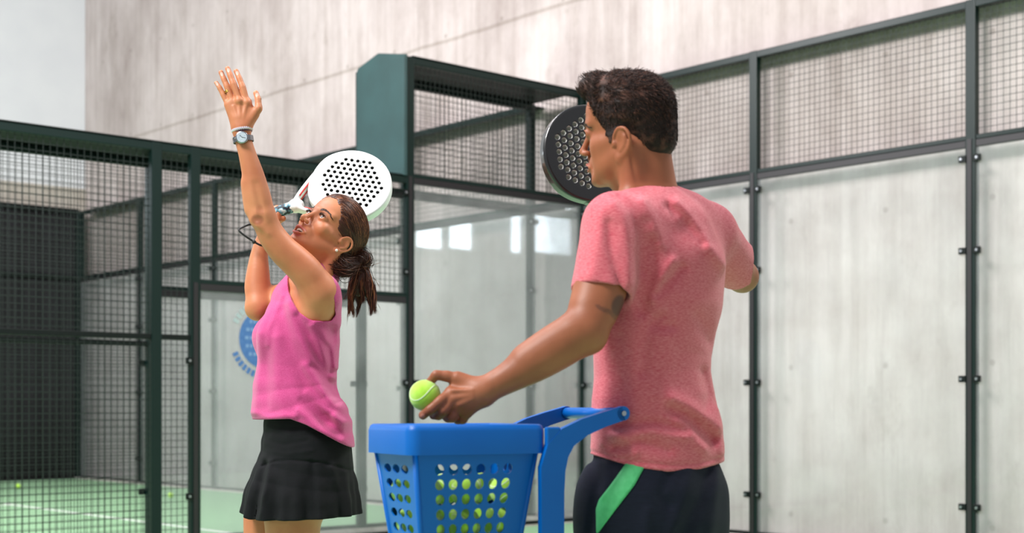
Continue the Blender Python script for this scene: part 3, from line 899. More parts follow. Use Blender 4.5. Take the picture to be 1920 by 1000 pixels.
def woman_prims():
    p = head_prims(HW, False, 0.0075, .0062)
    # neck
    nb = W(592, 528, 0.0)
    p += [cone(nb + np.array([0, 0, -.02]), HW.w((0, -.030, -.055)), .058, .052, .03),
          cone(nb + fW * .03, HW.w((0, .030, -.085)), .030, .030, .035),
          cone(nb + lW * .05 + np.array([0, 0, -.01]), HW.w((-.055, -.02, -.055)), .022, .020, .02)]
    p += trunk_w()
    # raised left arm
    sr = W(524, 566, .15)
    el = W(494, 407, -.19)
    p += chain([W(600, 549, -.13), W(575, 512, -.15), W(554, 490, -.158), W(531, 469, -.168), W(509, 440, -.178), el], [.0515, .0485, .0460, .0432, .0395, .0350], .02)
    p += [
          ell(W(481, 409, -.205), (.020, .018, .022), None, .02)]
    p += chain([el, W(484, 370, -.195), W(475, 330, -.20), W(464, 290, -.205), W(456, 262, -.205), W(453, 243, -.205)], [.0350, .0370, .0318, .0255, .0242, .0250], .012)
    p += [cone(W(472, 392, -.195), W(466, 345, -.20), .022, .021, .015), ell(W(485, 411, -.236), (.010, .009, .007), None, .02, 's'),
          cone(W(489, 392, -.232), W(478, 345, -.236), .004, .003, .016, 's'), cone(W(484, 422, -.220), W(502, 440, -.214), .004, .003, .016), cone(W(492, 440, -.226), W(540, 500, -.215), .004, .004, .016, 's')]
    # left hand, back to the viewer
    D = -.205
    def h(x, y, d=0.0): return W(x, y, D + d)
    p += [cone(h(452, 243), h(450, 225), .0245, .0235, .01)]
    for x0, y0, x1, y1, r in ((445, 236, 429, 197, .0135), (449, 236, 437, 192, .0140), (453, 236, 449, 190, .0145), (458, 236, 463, 192, .0145)):
        p.append(cone(h(x0, y0), h(x1, y1), .0165, r, .012))
    p += [cone(h(462, 236, -.004), h(477, 214, .0), .0165, .0150, .012), cone(h(455, 222, .006), h(468, 208, .006), .016, .015, .012)]
    F = .0035
    p += finger([h(428, 197), h(419, 178, .002), h(412, 165, .004), h(405, 155, .008)], .0092, .0066, F)
    p += finger([h(437, 193, -.004), h(426, 163, -.002), h(420, 149, .002), h(414.5, 136, .008)], .0100, .0074, F)
    p += finger([h(450, 191, -.008), h(438, 158, -.006), h(432, 142, .0), h(427, 129, .007)], .0104, .0076, F)
    p += finger([h(463, 194, -.004), h(455, 164, -.002), h(449, 148, .003), h(443, 134, .010)], .0104, .0076, F)
    p += finger([h(474, 215, .0), h(485, 203, -.002), h(484, 187, .004), h(480, 175, .009)], .0125, .0082, .005)
    p += [ell(h(448, 189, -.014), (.010, .008, .009), None, .008), ell(h(463, 193, -.009), (.009, .008, .009), None, .008),
          ell(h(485, 205, -.004), (.010, .009, .010), None, .006)]
    # tendons on the back of the hand
    for x0, y0, x1, y1 in ((451, 228, 449, 196), (455, 228, 461, 200), (447, 228, 438, 200)):
        p.append(cone(h(x0, y0, -.019), h(x1, y1, -.014), .0022, .0030, .006))
    # right arm: upper arm down to the elbow, forearm up behind the other arm to the racket
    er = W(486, 574, .10)
    p += chain([sr, W(508, 566, .14), er], [.050, .043, .0375], .02)
    p += [ell(W(480, 583, .10), (.026, .024, .026), None, .03)]
    p += chain([er, W(483, 540, .115), W(484, 510, .12), W(486, 480, .125), W(492, 455, .13), W(500, 440, .13)], [.0370, .0400, .0350, .0275, .0235, .0220], .015)
    # right hand gripping the racket handle
    p += [cone(W(500, 442, .13), W(507, 424, .145), .023, .021, .012), cone(W(506, 428, .15), W(512, 412, .16), .018, .016, .01)]
    for (x0, y0, d0, xt, yt) in ((496, 400, .115, 498, 424), (504, 397, .112, 506, 421), (512, 394, .110, 514, 418), (519, 391, .110, 522, 415)):
        p += finger([W(x0 - 2, y0 + 22, .155), W(x0 - 2, y0 + 2, .150), W(x0, y0 - 1, .120), W(x0 + 2, y0 + 10, .098), W(xt, yt - 3, .098)], .0098, .0085, .003)
    p += finger([W(510, 418, .145), W(522, 416, .125), W(531, 410, .105)], .0110, .0090, .004)
    # legs
    for s, x, d in ((1, 556, -.05), (-1, 500, .10)):
        hip = W(x + (14 if s > 0 else 44), 880, d); kn = np.array([W(x - 8, 1000, d)[0], YW + d - .01, .46]); an = np.array([kn[0] + .02, YW + d + .03, .085])
        if s > 0: st_ = [hip, W(549, 975, d), kn]
        else: st_ = [hip, W(497, 975, d), kn]
        p += chain(st_, [.098, .085, .056] if s > 0 else [.080, .066, .054], .02, sub=1)
        p += chain([kn, kn + (an - kn) * .3 + np.array([.012, .01, 0]), kn + (an - kn) * .65, an], [.055, .058, .042, .034], .02)
    return p
WP = woman_prims()
M_HAIR_W = hair_mat('dark_brown_hair', srgb(62, 35, 27), srgb(176, 110, 74), 0.42)

hb = [HW.c + v for v in (np.array([-.155, -.155, -.155]), np.array([.155, .155, .155]))]
hand_lo, hand_hi = W(398, 262, -.27), W(496, 118, -.14)
body = sculpt('body', WP, .0042, M_SKIN_W, None, fine=[(hb[0], hb[1], .00155), (np.minimum(hand_lo, hand_hi), np.maximum(hand_lo, hand_hi), .0016)])
kid(body, woman)
sp = []
LIP = srgb(176, 84, 82)
sp.append((HW.w((0, .094, -.0640)), (.026, .012, .0062), HW.M, LIP, .8))
sp.append((HW.w((0, .094, -.0855)), (.022, .012, .0062), HW.M, LIP, .8))
sp.append((HW.w((0, .084, -.0740)), (.017, .007, .009), HW.M, srgb(70, 22, 22), .95))  # darkness of the open mouth painted into the colour
for sx in (-1, 1):
    sp.append((HW.w((sx * .032, .086, .006)), (.017, .010, .0085), HW.M, srgb(112, 66, 50), .55))  # eye socket shade painted into the skin
    sp.append((HW.w((sx * .0055, .102, -.0480)), (.0035, .005, .003), HW.M, srgb(80, 30, 24), .9))  # nostril shade painted into the skin
sp.append((W(482, 412, -.226), (.017, .03, .013), None, srgb(138, 76, 54), .65))  # shade of the elbow dimple painted into the skin
sp.append((W(487, 395, -.226), (.010, .03, .016), None, srgb(168, 98, 70), .4))  # fainter painted shade beside the dimple
NAIL = srgb(236, 200, 190)
for (x, y, ax) in ((405.5, 156, -.33), (415, 138, -.3), (427.5, 131, -.26), (443.5, 136, -.3), (481, 177, .1)):
    q = W(x, y, -.212)
    sp.append((q, (.0042, .03, .0062), np.array([[math.cos(ax), 0, math.sin(ax)], [0, 1, 0], [-math.sin(ax), 0, math.cos(ax)]]), NAIL, .6))
tint(body, sp)

for sx in (-1, 1):
    kid(eyeball(HW, (sx * .0315, .0742, -.0005), (-.12, .90, .24), None), woman)
TP = HW.P([(-.017, .080, -.0690), (-.008, .0880, -.0680), (0, .0900, -.0675), (.008, .0880, -.0680), (.017, .080, -.0690)], .0040, .002)
kid(sculpt('teeth', TP, .001, M_TEETH), woman)
kid(eyebrow(HW, WP, [(-.014, .090, .0165), (-.024, .089, .0205), (-.034, .084, .0225), (-.043, .076, .0205), (-.051, .066, .0150)], 150, None, r=.00022, seed=1), woman)
kid(eyebrow(HW, WP, [(.014, .090, .0165), (.024, .089, .0205), (.034, .084, .0225), (.043, .076, .0205), (.051, .066, .0150)], 150, None, r=.00022, seed=2), woman)
def lashes():
    P = []
    for sx in (-1, 1):
        for i in range(34):
            t = i / 33; x = sx * (.021 + .023 * t); z = .0052 * math.sin(math.pi * (t * .8 + .12)) - .001; y = .0885 - .010 * abs(t - .35)
            a = np.array((x, y, z)); d = np.array((sx * (t - .4) * .006, .0058, .0042))
            P.append([HW.w(a), HW.w(a + d * .5), HW.w(a + d + np.array((0, 0, .0015)))])
    return strands_mesh('eyelashes', P, [.00042] * len(P), M_PUPIL, None, sides=3)
kid(lashes(), woman)
er_ = sculpt('earring', [ell(HW.w((-.0805, .000, -.0460)), (.0046,) * 3, None, .001)], .0007, mat('pearl', srgb(240, 232, 222), .15, coat=1.0)); kid(er_, woman)

# hair drawn back from the forehead to a low ponytail
BUN = HW.w((-.006, -.105, -.030))
def hair_w():
    p = [HW.E((0, -.016, .040), (.0810, .0985, .0880), .01), HW.E((0, -.050, -.015), (.066, .052, .060), .03),
         HW.E((0, .010, .052), (.0745, .076, .0725), .02),
         HW.E((-.030, -.066, -.062), (.040, .034, .036), .03)]
    zz = [-.12, -.06, -.03, -.01, .01, .03, .05, .068, .080, .14]; yy = [-.045, -.025, -.004, .020, .040, .052, .064, .076, .080, .080]
    def keep(x, y, z):
        w = .006 * np.sin(z * 260 + x * 90)
        return (y - np.interp(z, zz, yy) - w * .3) * .8
    p.append(HW.local_clip(keep, .006))
    for sx in (-1, 1):
        p.append(HW.E((sx * .084, -.010, -.018), (.016, .0185, .0275), .006, 's'))
    def groove(x, y, z):
        ax = np.arctan2(x, (z - .01) * 1.0 + 1e-6); r = np.sqrt(x * x + z * z)
        q = np.stack([ax * 26, y * 8, r * 0 + 3.1], -1)
        q2 = np.stack([ax * 70, y * 14, r * 0 + 7.1], -1)
        return .0016 * vnoise(q, 3) + .0008 * vnoise(q2, 5)
    p.append(HW.local_disp(groove))
    return p
HP = hair_w()
hair = sculpt('hair', HP, .0019, M_HAIR_W, None, it=1)
me = hair.data; co = np.empty(len(me.vertices) * 3); me.vertices.foreach_get('co', co); co = co.reshape(-1, 3)
lx, ly, lz = HW.l(co[:, 0], co[:, 1], co[:, 2])
ax = np.arctan2(lx, lz - .01)
tone = .42 + .5 * vnoise(np.stack([ax * 38, ly * 9, lx * 0], -1), 9) + .25 * vnoise(np.stack([ax * 90, ly * 12, lx * 0 + 4], -1), 2)
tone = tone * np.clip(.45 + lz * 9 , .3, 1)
a_ = me.attributes.new('tone', 'FLOAT', 'POINT'); a_.data.foreach_set('value', np.clip(tone, 0, 1))
kid(hair, woman)

def hair_strands():
    rnd = np.random.RandomState(7); P = []; R = []; T = []
    hp_ = [q for q in HP if q.op != 'd']; wp_ = head_prims(HW, False, 0.0075, .0062)
    base = [Prim('u', lambda X, Y, Z: np.minimum(evalf(hp_, X, Y, Z), evalf(wp_, X, Y, Z)), None, None, 0)]
    # over the skull, from the hairline to the tie
    for i in range(900):
        ang = rnd.uniform(-2.3, 2.3)
        x = .078 * math.sin(ang); z = .03 + .085 * math.cos(ang)
        zc = float(np.interp(z, [-.12, -.06, -.03, -.01, .01, .03, .05, .068, .080, .14], [-.045, -.025, -.004, .020, .040, .052, .064, .076, .080, .080]))
        s = np.array([x * rnd.uniform(.75, 1), zc + (rnd.uniform(-.09, .003) if i > 260 else rnd.uniform(-.004, .009)), z])
        e = np.array([-.004 + rnd.normal() * .008, -.105, -.030 + rnd.normal() * .008])
        t = np.linspace(0, 1, 12)[:, None]; q = s * (1 - t) + e * t
        q = q + np.array([x * .9, -.02, (z - .02) * .8]) * (4 * t * (1 - t)) * .35
        P.append(q); R.append(rnd.uniform(.0004, .0009)); T.append(np.clip(rnd.beta(1.3, 2.6) * (1.0 if z > .02 else .6), 0, 1))
    Q = np.array([[HW.w(v) for v in q] for q in P])
    S, _ = project(base, Q.reshape(-1, 3), .0012); S = S.reshape(Q.shape)
    ok = []
    for i in range(len(S)):
        lx, ly, lz = HW.l(S[i, :, 0], S[i, :, 1], S[i, :, 2])
        ear = (np.abs(lx) > .068) & (((ly + .010) / .020) ** 2 + ((lz + .018) / .030) ** 2 < 1)
        if not ear.any(): ok.append(i)
    S = [S[i] for i in ok]; R = [R[i] for i in ok]; T = [T[i] for i in ok]
    # the tie knot
    for i in range(420):
        a = rnd.uniform(0, 6.28); b = rnd.uniform(-.5, 1.6)
        c = W(678 + rnd.normal() * 5, 488 + rnd.normal() * 5, .03 + rnd.normal() * .012)
        u = np.array([math.cos(a), rnd.normal() * .5, math.sin(a)]) * .020
        v = np.array([-math.sin(a), rnd.normal() * .5, math.cos(a)]) * .020
        S.append([c + u * math.cos(k) + v * math.sin(k) for k in np.linspace(b, b + 1.9, 8)]); R.append(.0008); T.append(rnd.beta(1.2, 4))
    # ponytail locks
    top = W(678, 502, .03)
    for i in range(1500):
        lock = rnd.randint(0, 14); lr = np.random.RandomState(lock + 40)
        ex = lr.uniform(653, 706); ey = lr.uniform(560, 595) + (8 if ex > 690 else 0); ed = .03 + lr.uniform(-.035, .035)
        bx = lr.uniform(-1, 1)
        s = top + rnd.normal(size=3) * .008
        m1 = W(676 + (ex - 678) * .9 + rnd.normal() * 5, 525 + rnd.normal() * 6, .03 + (ed - .03) * .8 + rnd.normal() * .010)
        m2 = W(ex + bx * 4 + rnd.normal() * 3.0, (525 + ey) / 2 + 4, ed + rnd.normal() * .007)
        e = W(ex + lr.uniform(-5, 5) + rnd.normal() * 1.8, ey + rnd.uniform(-12, 4), ed + rnd.normal() * .004)
        t = np.linspace(0, 1, 12)[:, None]
        b = (1 - t) ** 3 * s + 3 * t * (1 - t) ** 2 * m1 * 1.0 + 3 * t * t * (1 - t) * m2 + t ** 3 * e
        ph = lr.uniform(0, 6.28); b[:, 0] += .0035 * np.sin(t[:, 0] * 9 + ph) * t[:, 0]; b[:, 1] += .0035 * np.cos(t[:, 0] * 8 + ph) * t[:, 0]
        S.append(b); R.append(rnd.uniform(.0008, .0015)); T.append(np.clip(rnd.beta(1.3, 3) + .3 * (lr.rand() > .6), 0, 1))
    # nape hair pulled loosely across to the tie
    for i in range(1500):
        s = HW.w((-.062 + rnd.normal() * .008, -.016 - rnd.rand() * .04, -.030 - rnd.rand() * .065)); e = W(672 + rnd.normal() * 4, 495 + rnd.normal() * 6, .02 + rnd.normal() * .01)
        m = W(642 + rnd.normal() * 9, 512 + rnd.normal() * 13, -.04 + rnd.normal() * .018)
        t = np.linspace(0, 1, 10)[:, None]
        S.append((1 - t) ** 2 * s + 2 * t * (1 - t) * m + t * t * e); R.append(rnd.uniform(.0005, .0010)); T.append(rnd.beta(1.2, 3.5))
    # loose wisps
    for x0, y0, x1, y1, bx in ((660, 570, 652, 606, -4), (700, 560, 709, 592, 3), (690, 500, 715, 492, 0), (688, 478, 700, 470, 2), (655, 545, 645, 575, -2), (700, 520, 712, 540, 4)):
        for k in range(4):
            a = W(x0 + rnd.normal() * 2, y0, .03); b = W(x1 + rnd.normal() * 3, y1 + rnd.normal() * 4, .03); m = (a + b) / 2 + np.array([bx * .0016, 0, 0])
            t = np.linspace(0, 1, 8)[:, None]
            S.append((1 - t) ** 2 * a + 2 * t * (1 - t) * m + t * t * b); R.append(.0004); T.append(.5)
    return strands_mesh('hair_strands', S, R, M_HAIR_W, None, T)
pony = sculpt('ponytail', [ell(W(677, 489, .03), (.021, .02, .020), None, .01), ell(W(677, 520, .03), (.026, .024, .030), None, .02), ell(W(670, 540, .03), (.015, .017, .026), None, .02),
        ell(W(688, 542, .03), (.011, .016, .028), None, .02), cone(W(642, 500, -.01), W(668, 494, .02), .020, .014, .02), ell(W(636, 497, -.02), (.020, .026, .020), None, .02),
        disp(lambda X, Y, Z: .0035 * vnoise(np.stack(np.broadcast_arrays(X * 170, Y * 170, Z * 22), -1), 4))], .003, M_HAIR_W)
kid(pony, woman)
kid(hair_strands(), woman)

# ---- pink sleeveless top
def xr(px): return (px - 960) / FPX * YW
def zr(py): return CAMH + (HOR - py) / FPX * YW
def fold(pts, wid, amp, near=True):
    """a crease running through image-plane points on the side towards the viewer"""
    q = [(xr(a), zr(b)) for a, b in pts]
    def fn(X, Y, Z):
        d = 9
        for (x0, z0), (x1, z1) in zip(q[:-1], q[1:]):
            vx, vz = x1 - x0, z1 - z0; L = vx * vx + vz * vz
            t = np.clip(((X - x0) * vx + (Z - z0) * vz) / L, 0, 1)
            d = np.minimum(d, np.sqrt((X - x0 - t * vx) ** 2 + (Z - z0 - t * vz) ** 2) / (wid * (1.25 - .5 * np.abs(t - .5))))
        side = np.clip((YW - Y) / .03, 0, 1)
        return -amp * np.exp(-d * d) * side
    return disp(fn)

def top_w():
    ab = lambda hw, r: (r * hw * .001607 / math.sqrt((r * .42) ** 2 + .81), hw * .001607 / math.sqrt((r * .42) ** 2 + .81))
    rows = [(582, 520, 42, 1.5), (580, 545, 53, 1.55), (571, 575, 66, 1.45), (566, 605, 73, 1.35), (562, 640, 77, 1.30), (557, 690, 76, 1.28), (553, 730, 80, 1.28), (556, 765, 86, 1.30), (562, 790, 90, 1.32), (568, 820, 95, 1.32), (570, 850, 97, 1.3)]
    p = [loft([(W(x, y),) + ab(hw, r) for x, y, hw, r in rows], lW, .02)]
    p += [ell(W(522, 628, -.06), (.056, .052, .056), None, .05), ell(W(505, 632, .07), (.050, .050, .052), None, .05)]     # bust
    tr = trunk_w() + [cone(W(592, 528, 0.0) + np.array([0, 0, -.02]), W(600, 515), .058, .056, .03)]
    lo_ = np.min([q.lo for q in tr], 0); hi_ = np.max([q.hi for q in tr], 0)
    p.append(Prim('u', lambda X, Y, Z: evalf(tr, X, Y, Z) - .0045, lo_, hi_, .012))
    return p
def top_field():
    p = top_w()
    F = [([(548, 548), (522, 600), (512, 690), (514, 760)], .016, -.005), ([(556, 575), (588, 655), (622, 735), (655, 792)], .017, .009), ([(572, 600), (604, 665), (636, 738)], .013, -.009),
         ([(598, 618), (616, 670), (628, 708)], .011, .007), ([(540, 590), (556, 650), (586, 730), (622, 792)], .018, -.007), ([(585, 690), (622, 742), (652, 768)], .013, .008),
         ([(590, 738), (625, 770), (656, 790)], .010, .007), ([(580, 752), (620, 788), (656, 812)], .010, -.004), ([(600, 690), (618, 715), (642, 754)], .009, -.007),
         ([(500, 630), (492, 700), (488, 770)], .014, .004), ([(530, 640), (534, 720), (548, 775)], .018, .005), ([(478, 774), (520, 783), (570, 780)], .010, .006),
         ([(632, 620), (627, 660), (626, 700)], .009, -.006), ([(538, 560), (517, 620), (514, 650)], .009, .004), ([(640, 780), (655, 812), (660, 830)], .011, .007),
         ([(605, 612), (628, 650), (634, 690)], .008, .006), ([(575, 770), (610, 800), (650, 826)], .010, .006)]
    for a, w_, m in F: p.append(fold(a, w_, m))
    p.append(disp(lambda X, Y, Z: .0020 * vnoise(np.stack(np.broadcast_arrays(X * 22 + Z * 6, Y * 22, Z * 9), -1), 12)))
    return p
TF = top_field()
def poly_sd(px, pz, X, Z):
    """signed distance to a closed outline in the x-z plane"""
    d = None; s = None; n = len(px)
    for i in range(n):
        x0, z0, x1, z1 = px[i], pz[i], px[(i + 1) % n], pz[(i + 1) % n]
        ex, ez = x1 - x0, z1 - z0; wx, wz = X - x0, Z - z0
        t = np.clip((wx * ex + wz * ez) / (ex * ex + ez * ez), 0, 1)
        q = (wx - ex * t) ** 2 + (wz - ez * t) ** 2
        d = q if d is None else np.minimum(d, q)
        c = ((Z >= z0) & (Z < z1) & (ex * wz > ez * wx)) | ((Z < z0) & (Z >= z1) & (ex * wz < ez * wx))
        s = c if s is None else s ^ c
    d = np.sqrt(d)
    return np.where(s, -d, d)

ARM_NEAR = [(546, 535), (550, 552), (560, 570), (575, 592), (592, 604), (600, 607), (618, 608), (630, 606), (637, 595), (639, 575), (636, 560), (629, 543), (618, 526), (600, 505), (560, 470), (530, 480)]
ARM_FAR = [(548, 540), (540, 556), (528, 580), (515, 600), (500, 612), (470, 620), (440, 560), (470, 500), (530, 520)]
def armhole(pts, Yc, sgn):
    px = [xr(a) for a, b in pts]; pz = [zr(b) for a, b in pts]
    def fn(X, Y, Z):
        return np.maximum(poly_sd(px, pz, X, Z) + 0 * Y, (Yc - Y) * sgn)
    return Prim('s', fn, None, None, .003)

def top_cut():
    base = list(TF)
    hx = [xr(v) for v in (460, 500, 560, 590, 620, 665, 690)]; hz = [zr(v) for v in (787, 787, 785, 796, 812, 839, 845)]
    inner = list(top_w())
    def shell(X, Y, Z): return -(evalf(inner, X, Y, Z) + .024)
    base.append(clip(shell, 0))
    base.append(clip(lambda X, Y, Z: (np.interp(X, hx, hz) - Z) * .9, .003))
    # armholes: near one an open oval through which the arm and flank show, far one mirrored
    base.append(armhole(ARM_NEAR, YW - .02, -1))
    base.append(armhole(ARM_FAR, YW + .06, 1))
    # neck opening
    base.append(ell(W(584, 512, .000), (.066, .066, .050), None, .004, 's'))
    return base
TC = top_cut()
lo = np.array([xr(455), YW - .26, zr(860)]); hi = np.array([xr(690), YW + .30, zr(500)])
shirt = sculpt('tank_top', TC, .0027, M_PINK, None, lo=lo, hi=hi, it=2); kid(shirt, woman)

# ---- black skirt
def skirt():
    ab = lambda hw, r: (r * hw * .001607 / math.sqrt((r * .42) ** 2 + .81), hw * .001607 / math.sqrt((r * .42) ** 2 + .81))
    rows = [(566, 740, 66, 1.3), (569, 775, 75, 1.3), (573, 800, 80, 1.3), (574, 835, 86, 1.3), (575, 868, 88, 1.3), (572, 885, 93, 1.25), (569, 915, 101, 1.2), (566, 945, 108, 1.18), (565, 980, 113, 1.16)]
    p = [loft([(W(x, y),) + ab(hw, r) for x, y, hw, r in rows], lW, .01)]
    inner = list(p)
    ctr = W(568, 920)
    def pleat(X, Y, Z):
        a = np.arctan2(Y - ctr[1], X - ctr[0]); g = np.clip((zr(872) - Z) / .14, 0, 1)
        return g * (.0065 * np.sin(a * 13 + .6) + .004 * np.sin(a * 23 + 1.2)) + .0012 * vnoise(np.stack(np.broadcast_arrays(X * 40, Y * 40, Z * 40), -1), 2)
    p.append(disp(pleat))
    for a, w_, m in [([(505, 800), (560, 812), (600, 806)], .006, .002), ([(500, 822), (545, 832), (590, 824)], .006, -.002), ([(510, 845), (550, 850), (600, 842)], .006, .002),
                     ([(508, 868), (500, 915), (490, 968)], .011, -.009), ([(519, 866), (512, 920), (500, 970)], .010, .007), ([(492, 795), (497, 850)], .006, -.002),
                     ([(500, 872), (530, 862), (560, 860), (610, 863), (640, 871), (665, 882)], .0032, -.0035), ([(600, 866), (606, 925), (608, 970)], .010, -.005), ([(634, 872), (650, 920), (656, 968)], .009, .005)]:
        p.append(fold(a, w_, m))
    p.append(clip(lambda X, Y, Z: -(evalf(inner, X, Y, Z) + .018) , 0))
    hz = lambda X: np.interp(X, [xr(450), xr(480), xr(560), xr(680)], [zr(962), zr(970), zr(968), zr(963)])
    p.append(clip(lambda X, Y, Z: (hz(X) - Z), .002))
    p.append(clip(lambda X, Y, Z: Z - zr(770), .002))
    return p
sk = sculpt('skirt', skirt(), .0032, M_BLACK, None, it=2, lo=np.array([xr(430), YW - .26, zr(985)]), hi=np.array([xr(700), YW + .26, zr(755)])); kid(sk, woman)

# seams round the armhole
def seam_line(name, prims, pts, Y0, r, m, parent, n=60):
    u = np.linspace(0, len(pts) - 1, n); px = np.interp(u, range(len(pts)), [a for a, b in pts]); py = np.interp(u, range(len(pts)), [b for a, b in pts])
    P = raymarch(prims, px, py, Y0)
    return kid(MB().tube(P, r, 6).build(name, m, None, True), parent)

# shoes (standing on the floor below the frame)
M_SHOE = mat('white_shoe', srgb(225, 225, 228), 0.6)
for s, x, d in ((1, 556, -.05), (-1, 500, .10)):
    kn = W(x - 8, 1000, d); c = np.array([kn[0] + .02, YW + d + .03, 0.0])
    f = _n((-.92, -.38, 0))
    pr = [cone(c + f * .16 + np.array([0, 0, .032]), c - f * .05 + np.array([0, 0, .042]), .034, .042, .02), cone(c - f * .03 + np.array([0, 0, .05]), c + np.array([0, 0, .095]), .042, .040, .02),
          clip(lambda X, Y, Z: .001 - Z, .004)]
    kid(sculpt('shoe', pr, .005, M_SHOE), woman)

# jewellery and watch on the raised wrist
wr0, wr1 = W(456, 262, -.205), W(453, 243, -.205); ax = _n(wr1 - wr0); u = _n(np.cross(ax, (0, 1, 0))); v = np.cross(ax, u)
def ring_pts(c, ra, rb, n=40): return [c + ra * math.cos(t) * u + rb * math.sin(t) * v for t in np.linspace(0, 2 * math.pi, n, endpoint=False)]
watch = empty('wristwatch', tuple(wr0)); 
tag(watch, "steel wristwatch with a pale dial on the woman's raised left wrist", 'watch')
M_STEEL = mat('steel', srgb(150, 152, 158), .25, 1.0); M_DIAL = mat('pale_dial', srgb(205, 214, 226), .3, col2=srgb(170, 182, 200), nscale=300); M_BLK = mat('black_paint', srgb(15, 15, 18), .4)
mb = MB(); R = ring_pts(wr0, .0285, .0275)
for i in range(len(R)):
    c = R[i]; n_ = _n(c - wr0); t_ = np.cross(ax, n_); b0 = len(mb.V)
    for a in (-1, 1):
        for b in (-1, 1):
            for e in (-1, 1): mb.V.append(tuple(c + t_ * a * .0020 + n_ * b * .0012 + ax * e * (.0080 if i % 2 else .0074)))
    mb.F += [tuple(b0 + k for k in q) for q in ((0, 1, 3, 2), (4, 6, 7, 5), (0, 4, 5, 1), (2, 3, 7, 6), (0, 2, 6, 4), (1, 5, 7, 3))]
kid(mb.build('bracelet_links', M_STEEL, None), watch)
fc = _n(np.array([.06, -1, .12])); fc = _n(fc - ax * (fc @ ax)); c0 = wr0 + fc * .027
case = MB().tube([c0, c0 + fc * .0035, c0 + fc * .0075, c0 + fc * .0088], [.0165, .0180, .0178, .0165], 40).build('case', M_STEEL, None, True); kid(case, watch)
kid(MB().tube([c0 + fc * .0088, c0 + fc * .0092], [.0145, .0145], 40).build('dial', M_DIAL, None), watch)
s_ = np.cross(fc, ax); mb = MB()
mb.tube([c0 + fc * .0096, c0 + fc * .0096 + (ax * .8 + s_ * .6) * .008], .0006, 4); kid(mb.build('hand', M_BLK, None), watch)
mb = MB(); mb.tube([c0 + fc * .0096, c0 + fc * .0096 + (ax * -.3 + s_ * -.95) * .011], .0005, 4); kid(mb.build('hand', M_BLK, None), watch)
kid(MB().tube([c0 + fc * .004 + s_ * .017, c0 + fc * .004 + s_ * .021], .0025, 8).build('crown', M_STEEL, None), watch)
wc = W(454, 244, -.205); br = empty('bracelet', tuple(wc)); tag(br, "sparkling white bead bracelet above the watch on the woman's raised wrist", 'bracelet')
M_CRY = mat('crystal', srgb(220, 214, 226), .12, .3, coat=1.0); M_CORD2 = mat('purple_cord', srgb(58, 34, 70), .6)
mb = MB()
for i in range(34):
    t = 2 * math.pi * i / 34; c = wc + .0282 * math.cos(t) * u + .0272 * math.sin(t) * v
    mb.tube([c - ax * .0042, c - ax * .002, c + ax * .002, c + ax * .0042], [.0014, .0031, .0031, .0014], 7)
kid(mb.build('beads', M_CRY, None, False), br)
pts = ring_pts(wc - ax * .0062, .0268, .0262); pts.append(pts[0]); kid(MB().tube(pts, .0015, 6, False).build('cord', M_CORD2, None, True), br)
rc = W(428, 173, -.206); rax = _n(W(424, 160, -.206) - W(431, 183, -.207)); ru = _n(np.cross(rax, (0, 1, 0))); rv = np.cross(rax, ru)
M_GOLD = mat('gold', srgb(214, 168, 84), .22, 1.0)
pts = [rc + .0100 * (math.cos(t) * ru + math.sin(t) * rv) for t in np.linspace(0, 2 * math.pi, 25)]
g = MB().tube(pts, .0016, 8, False).build('ring', M_GOLD, None, True); tag(g, "gold ring on the ring finger of the woman's raised hand", 'ring')
g2 = MB().tube([p_ + rax * .0035 for p_ in pts], .0013, 8, False).build('band', M_GOLD, g, True)
# ------------------------------------------------------------------ the man in the salmon T-shirt, seen from behind
YM = 3.2
def Mn(px, py, d=0.0): return at(px, py, YM + d)
M_SKIN_M = skin('man_skin', srgb(164, 98, 68), srgb(138, 78, 52))
M_SALMON = cloth_mat('salmon_heather_jersey', srgb(194, 66, 84), srgb(224, 128, 138), 120, (1, 1, 5), ramp=(.25, .75))
M_NAVY = cloth_mat('navy_shorts_cloth', srgb(17, 20, 36), srgb(22, 26, 43), 60); M_NAVY.node_tree.nodes['Principled BSDF'].inputs['Sheen Weight'].default_value = 0
M_STRIPE = mat('green_stripe', srgb(72, 176, 110), .7, col2=srgb(82, 186, 120), nscale=80)
lM = _n((-.72, -.69, 0)); fM = _n((-.69, .72, 0))
man = empty('person', (at(1230, 800, YM)[0], YM, 0))
tag(man, 'dark-haired man in a salmon T-shirt and navy shorts, back turned, holding a ball', 'person')
HM = Head((.2651, YM, 1.705), (65.3, -1.2, -9.0), 1.0685)
def rowsM(rows):
    out = []
    for x, y, hw, r in rows:
        b = hw * .001204 / math.sqrt((r * .72) ** 2 + .476); out.append((Mn(x, y), r * b, b))
    return out
slM = Mn(1152, 428, -.12); srM = Mn(1328, 440, .12)
def trunk_m(g=0.0):
    p = [loft(rowsM([(1232, 440, 104, 1.75), (1243, 500, 112, 1.5), (1243, 560, 109, 1.45), (1230, 640, 104, 1.42), (1224, 700, 102, 1.4), (1228, 770, 108, 1.38), (1231, 850, 117, 1.35), (1228, 900, 120, 1.3), (1226, 940, 120, 1.3)]), lM, .03, grow=g)]
    p += [cone(Mn(1210, 420, -.03), slM, .066 + g, .060 + g, .05), cone(Mn(1240, 420, .03), srM, .066 + g, .060 + g, .05),
          cone(Mn(1222, 392, 0), Mn(1165, 415, -.10), .050 + g, .040 + g, .04), cone(Mn(1224, 392, 0), Mn(1310, 420, .10), .050 + g, .040 + g, .04),
          ell(Mn(1275, 470, -.02), (.060 + g, .040 + g, .085 + g), None, .05), ell(Mn(1195, 480, -.09), (.050 + g, .040 + g, .080 + g), None, .05)]
    return p
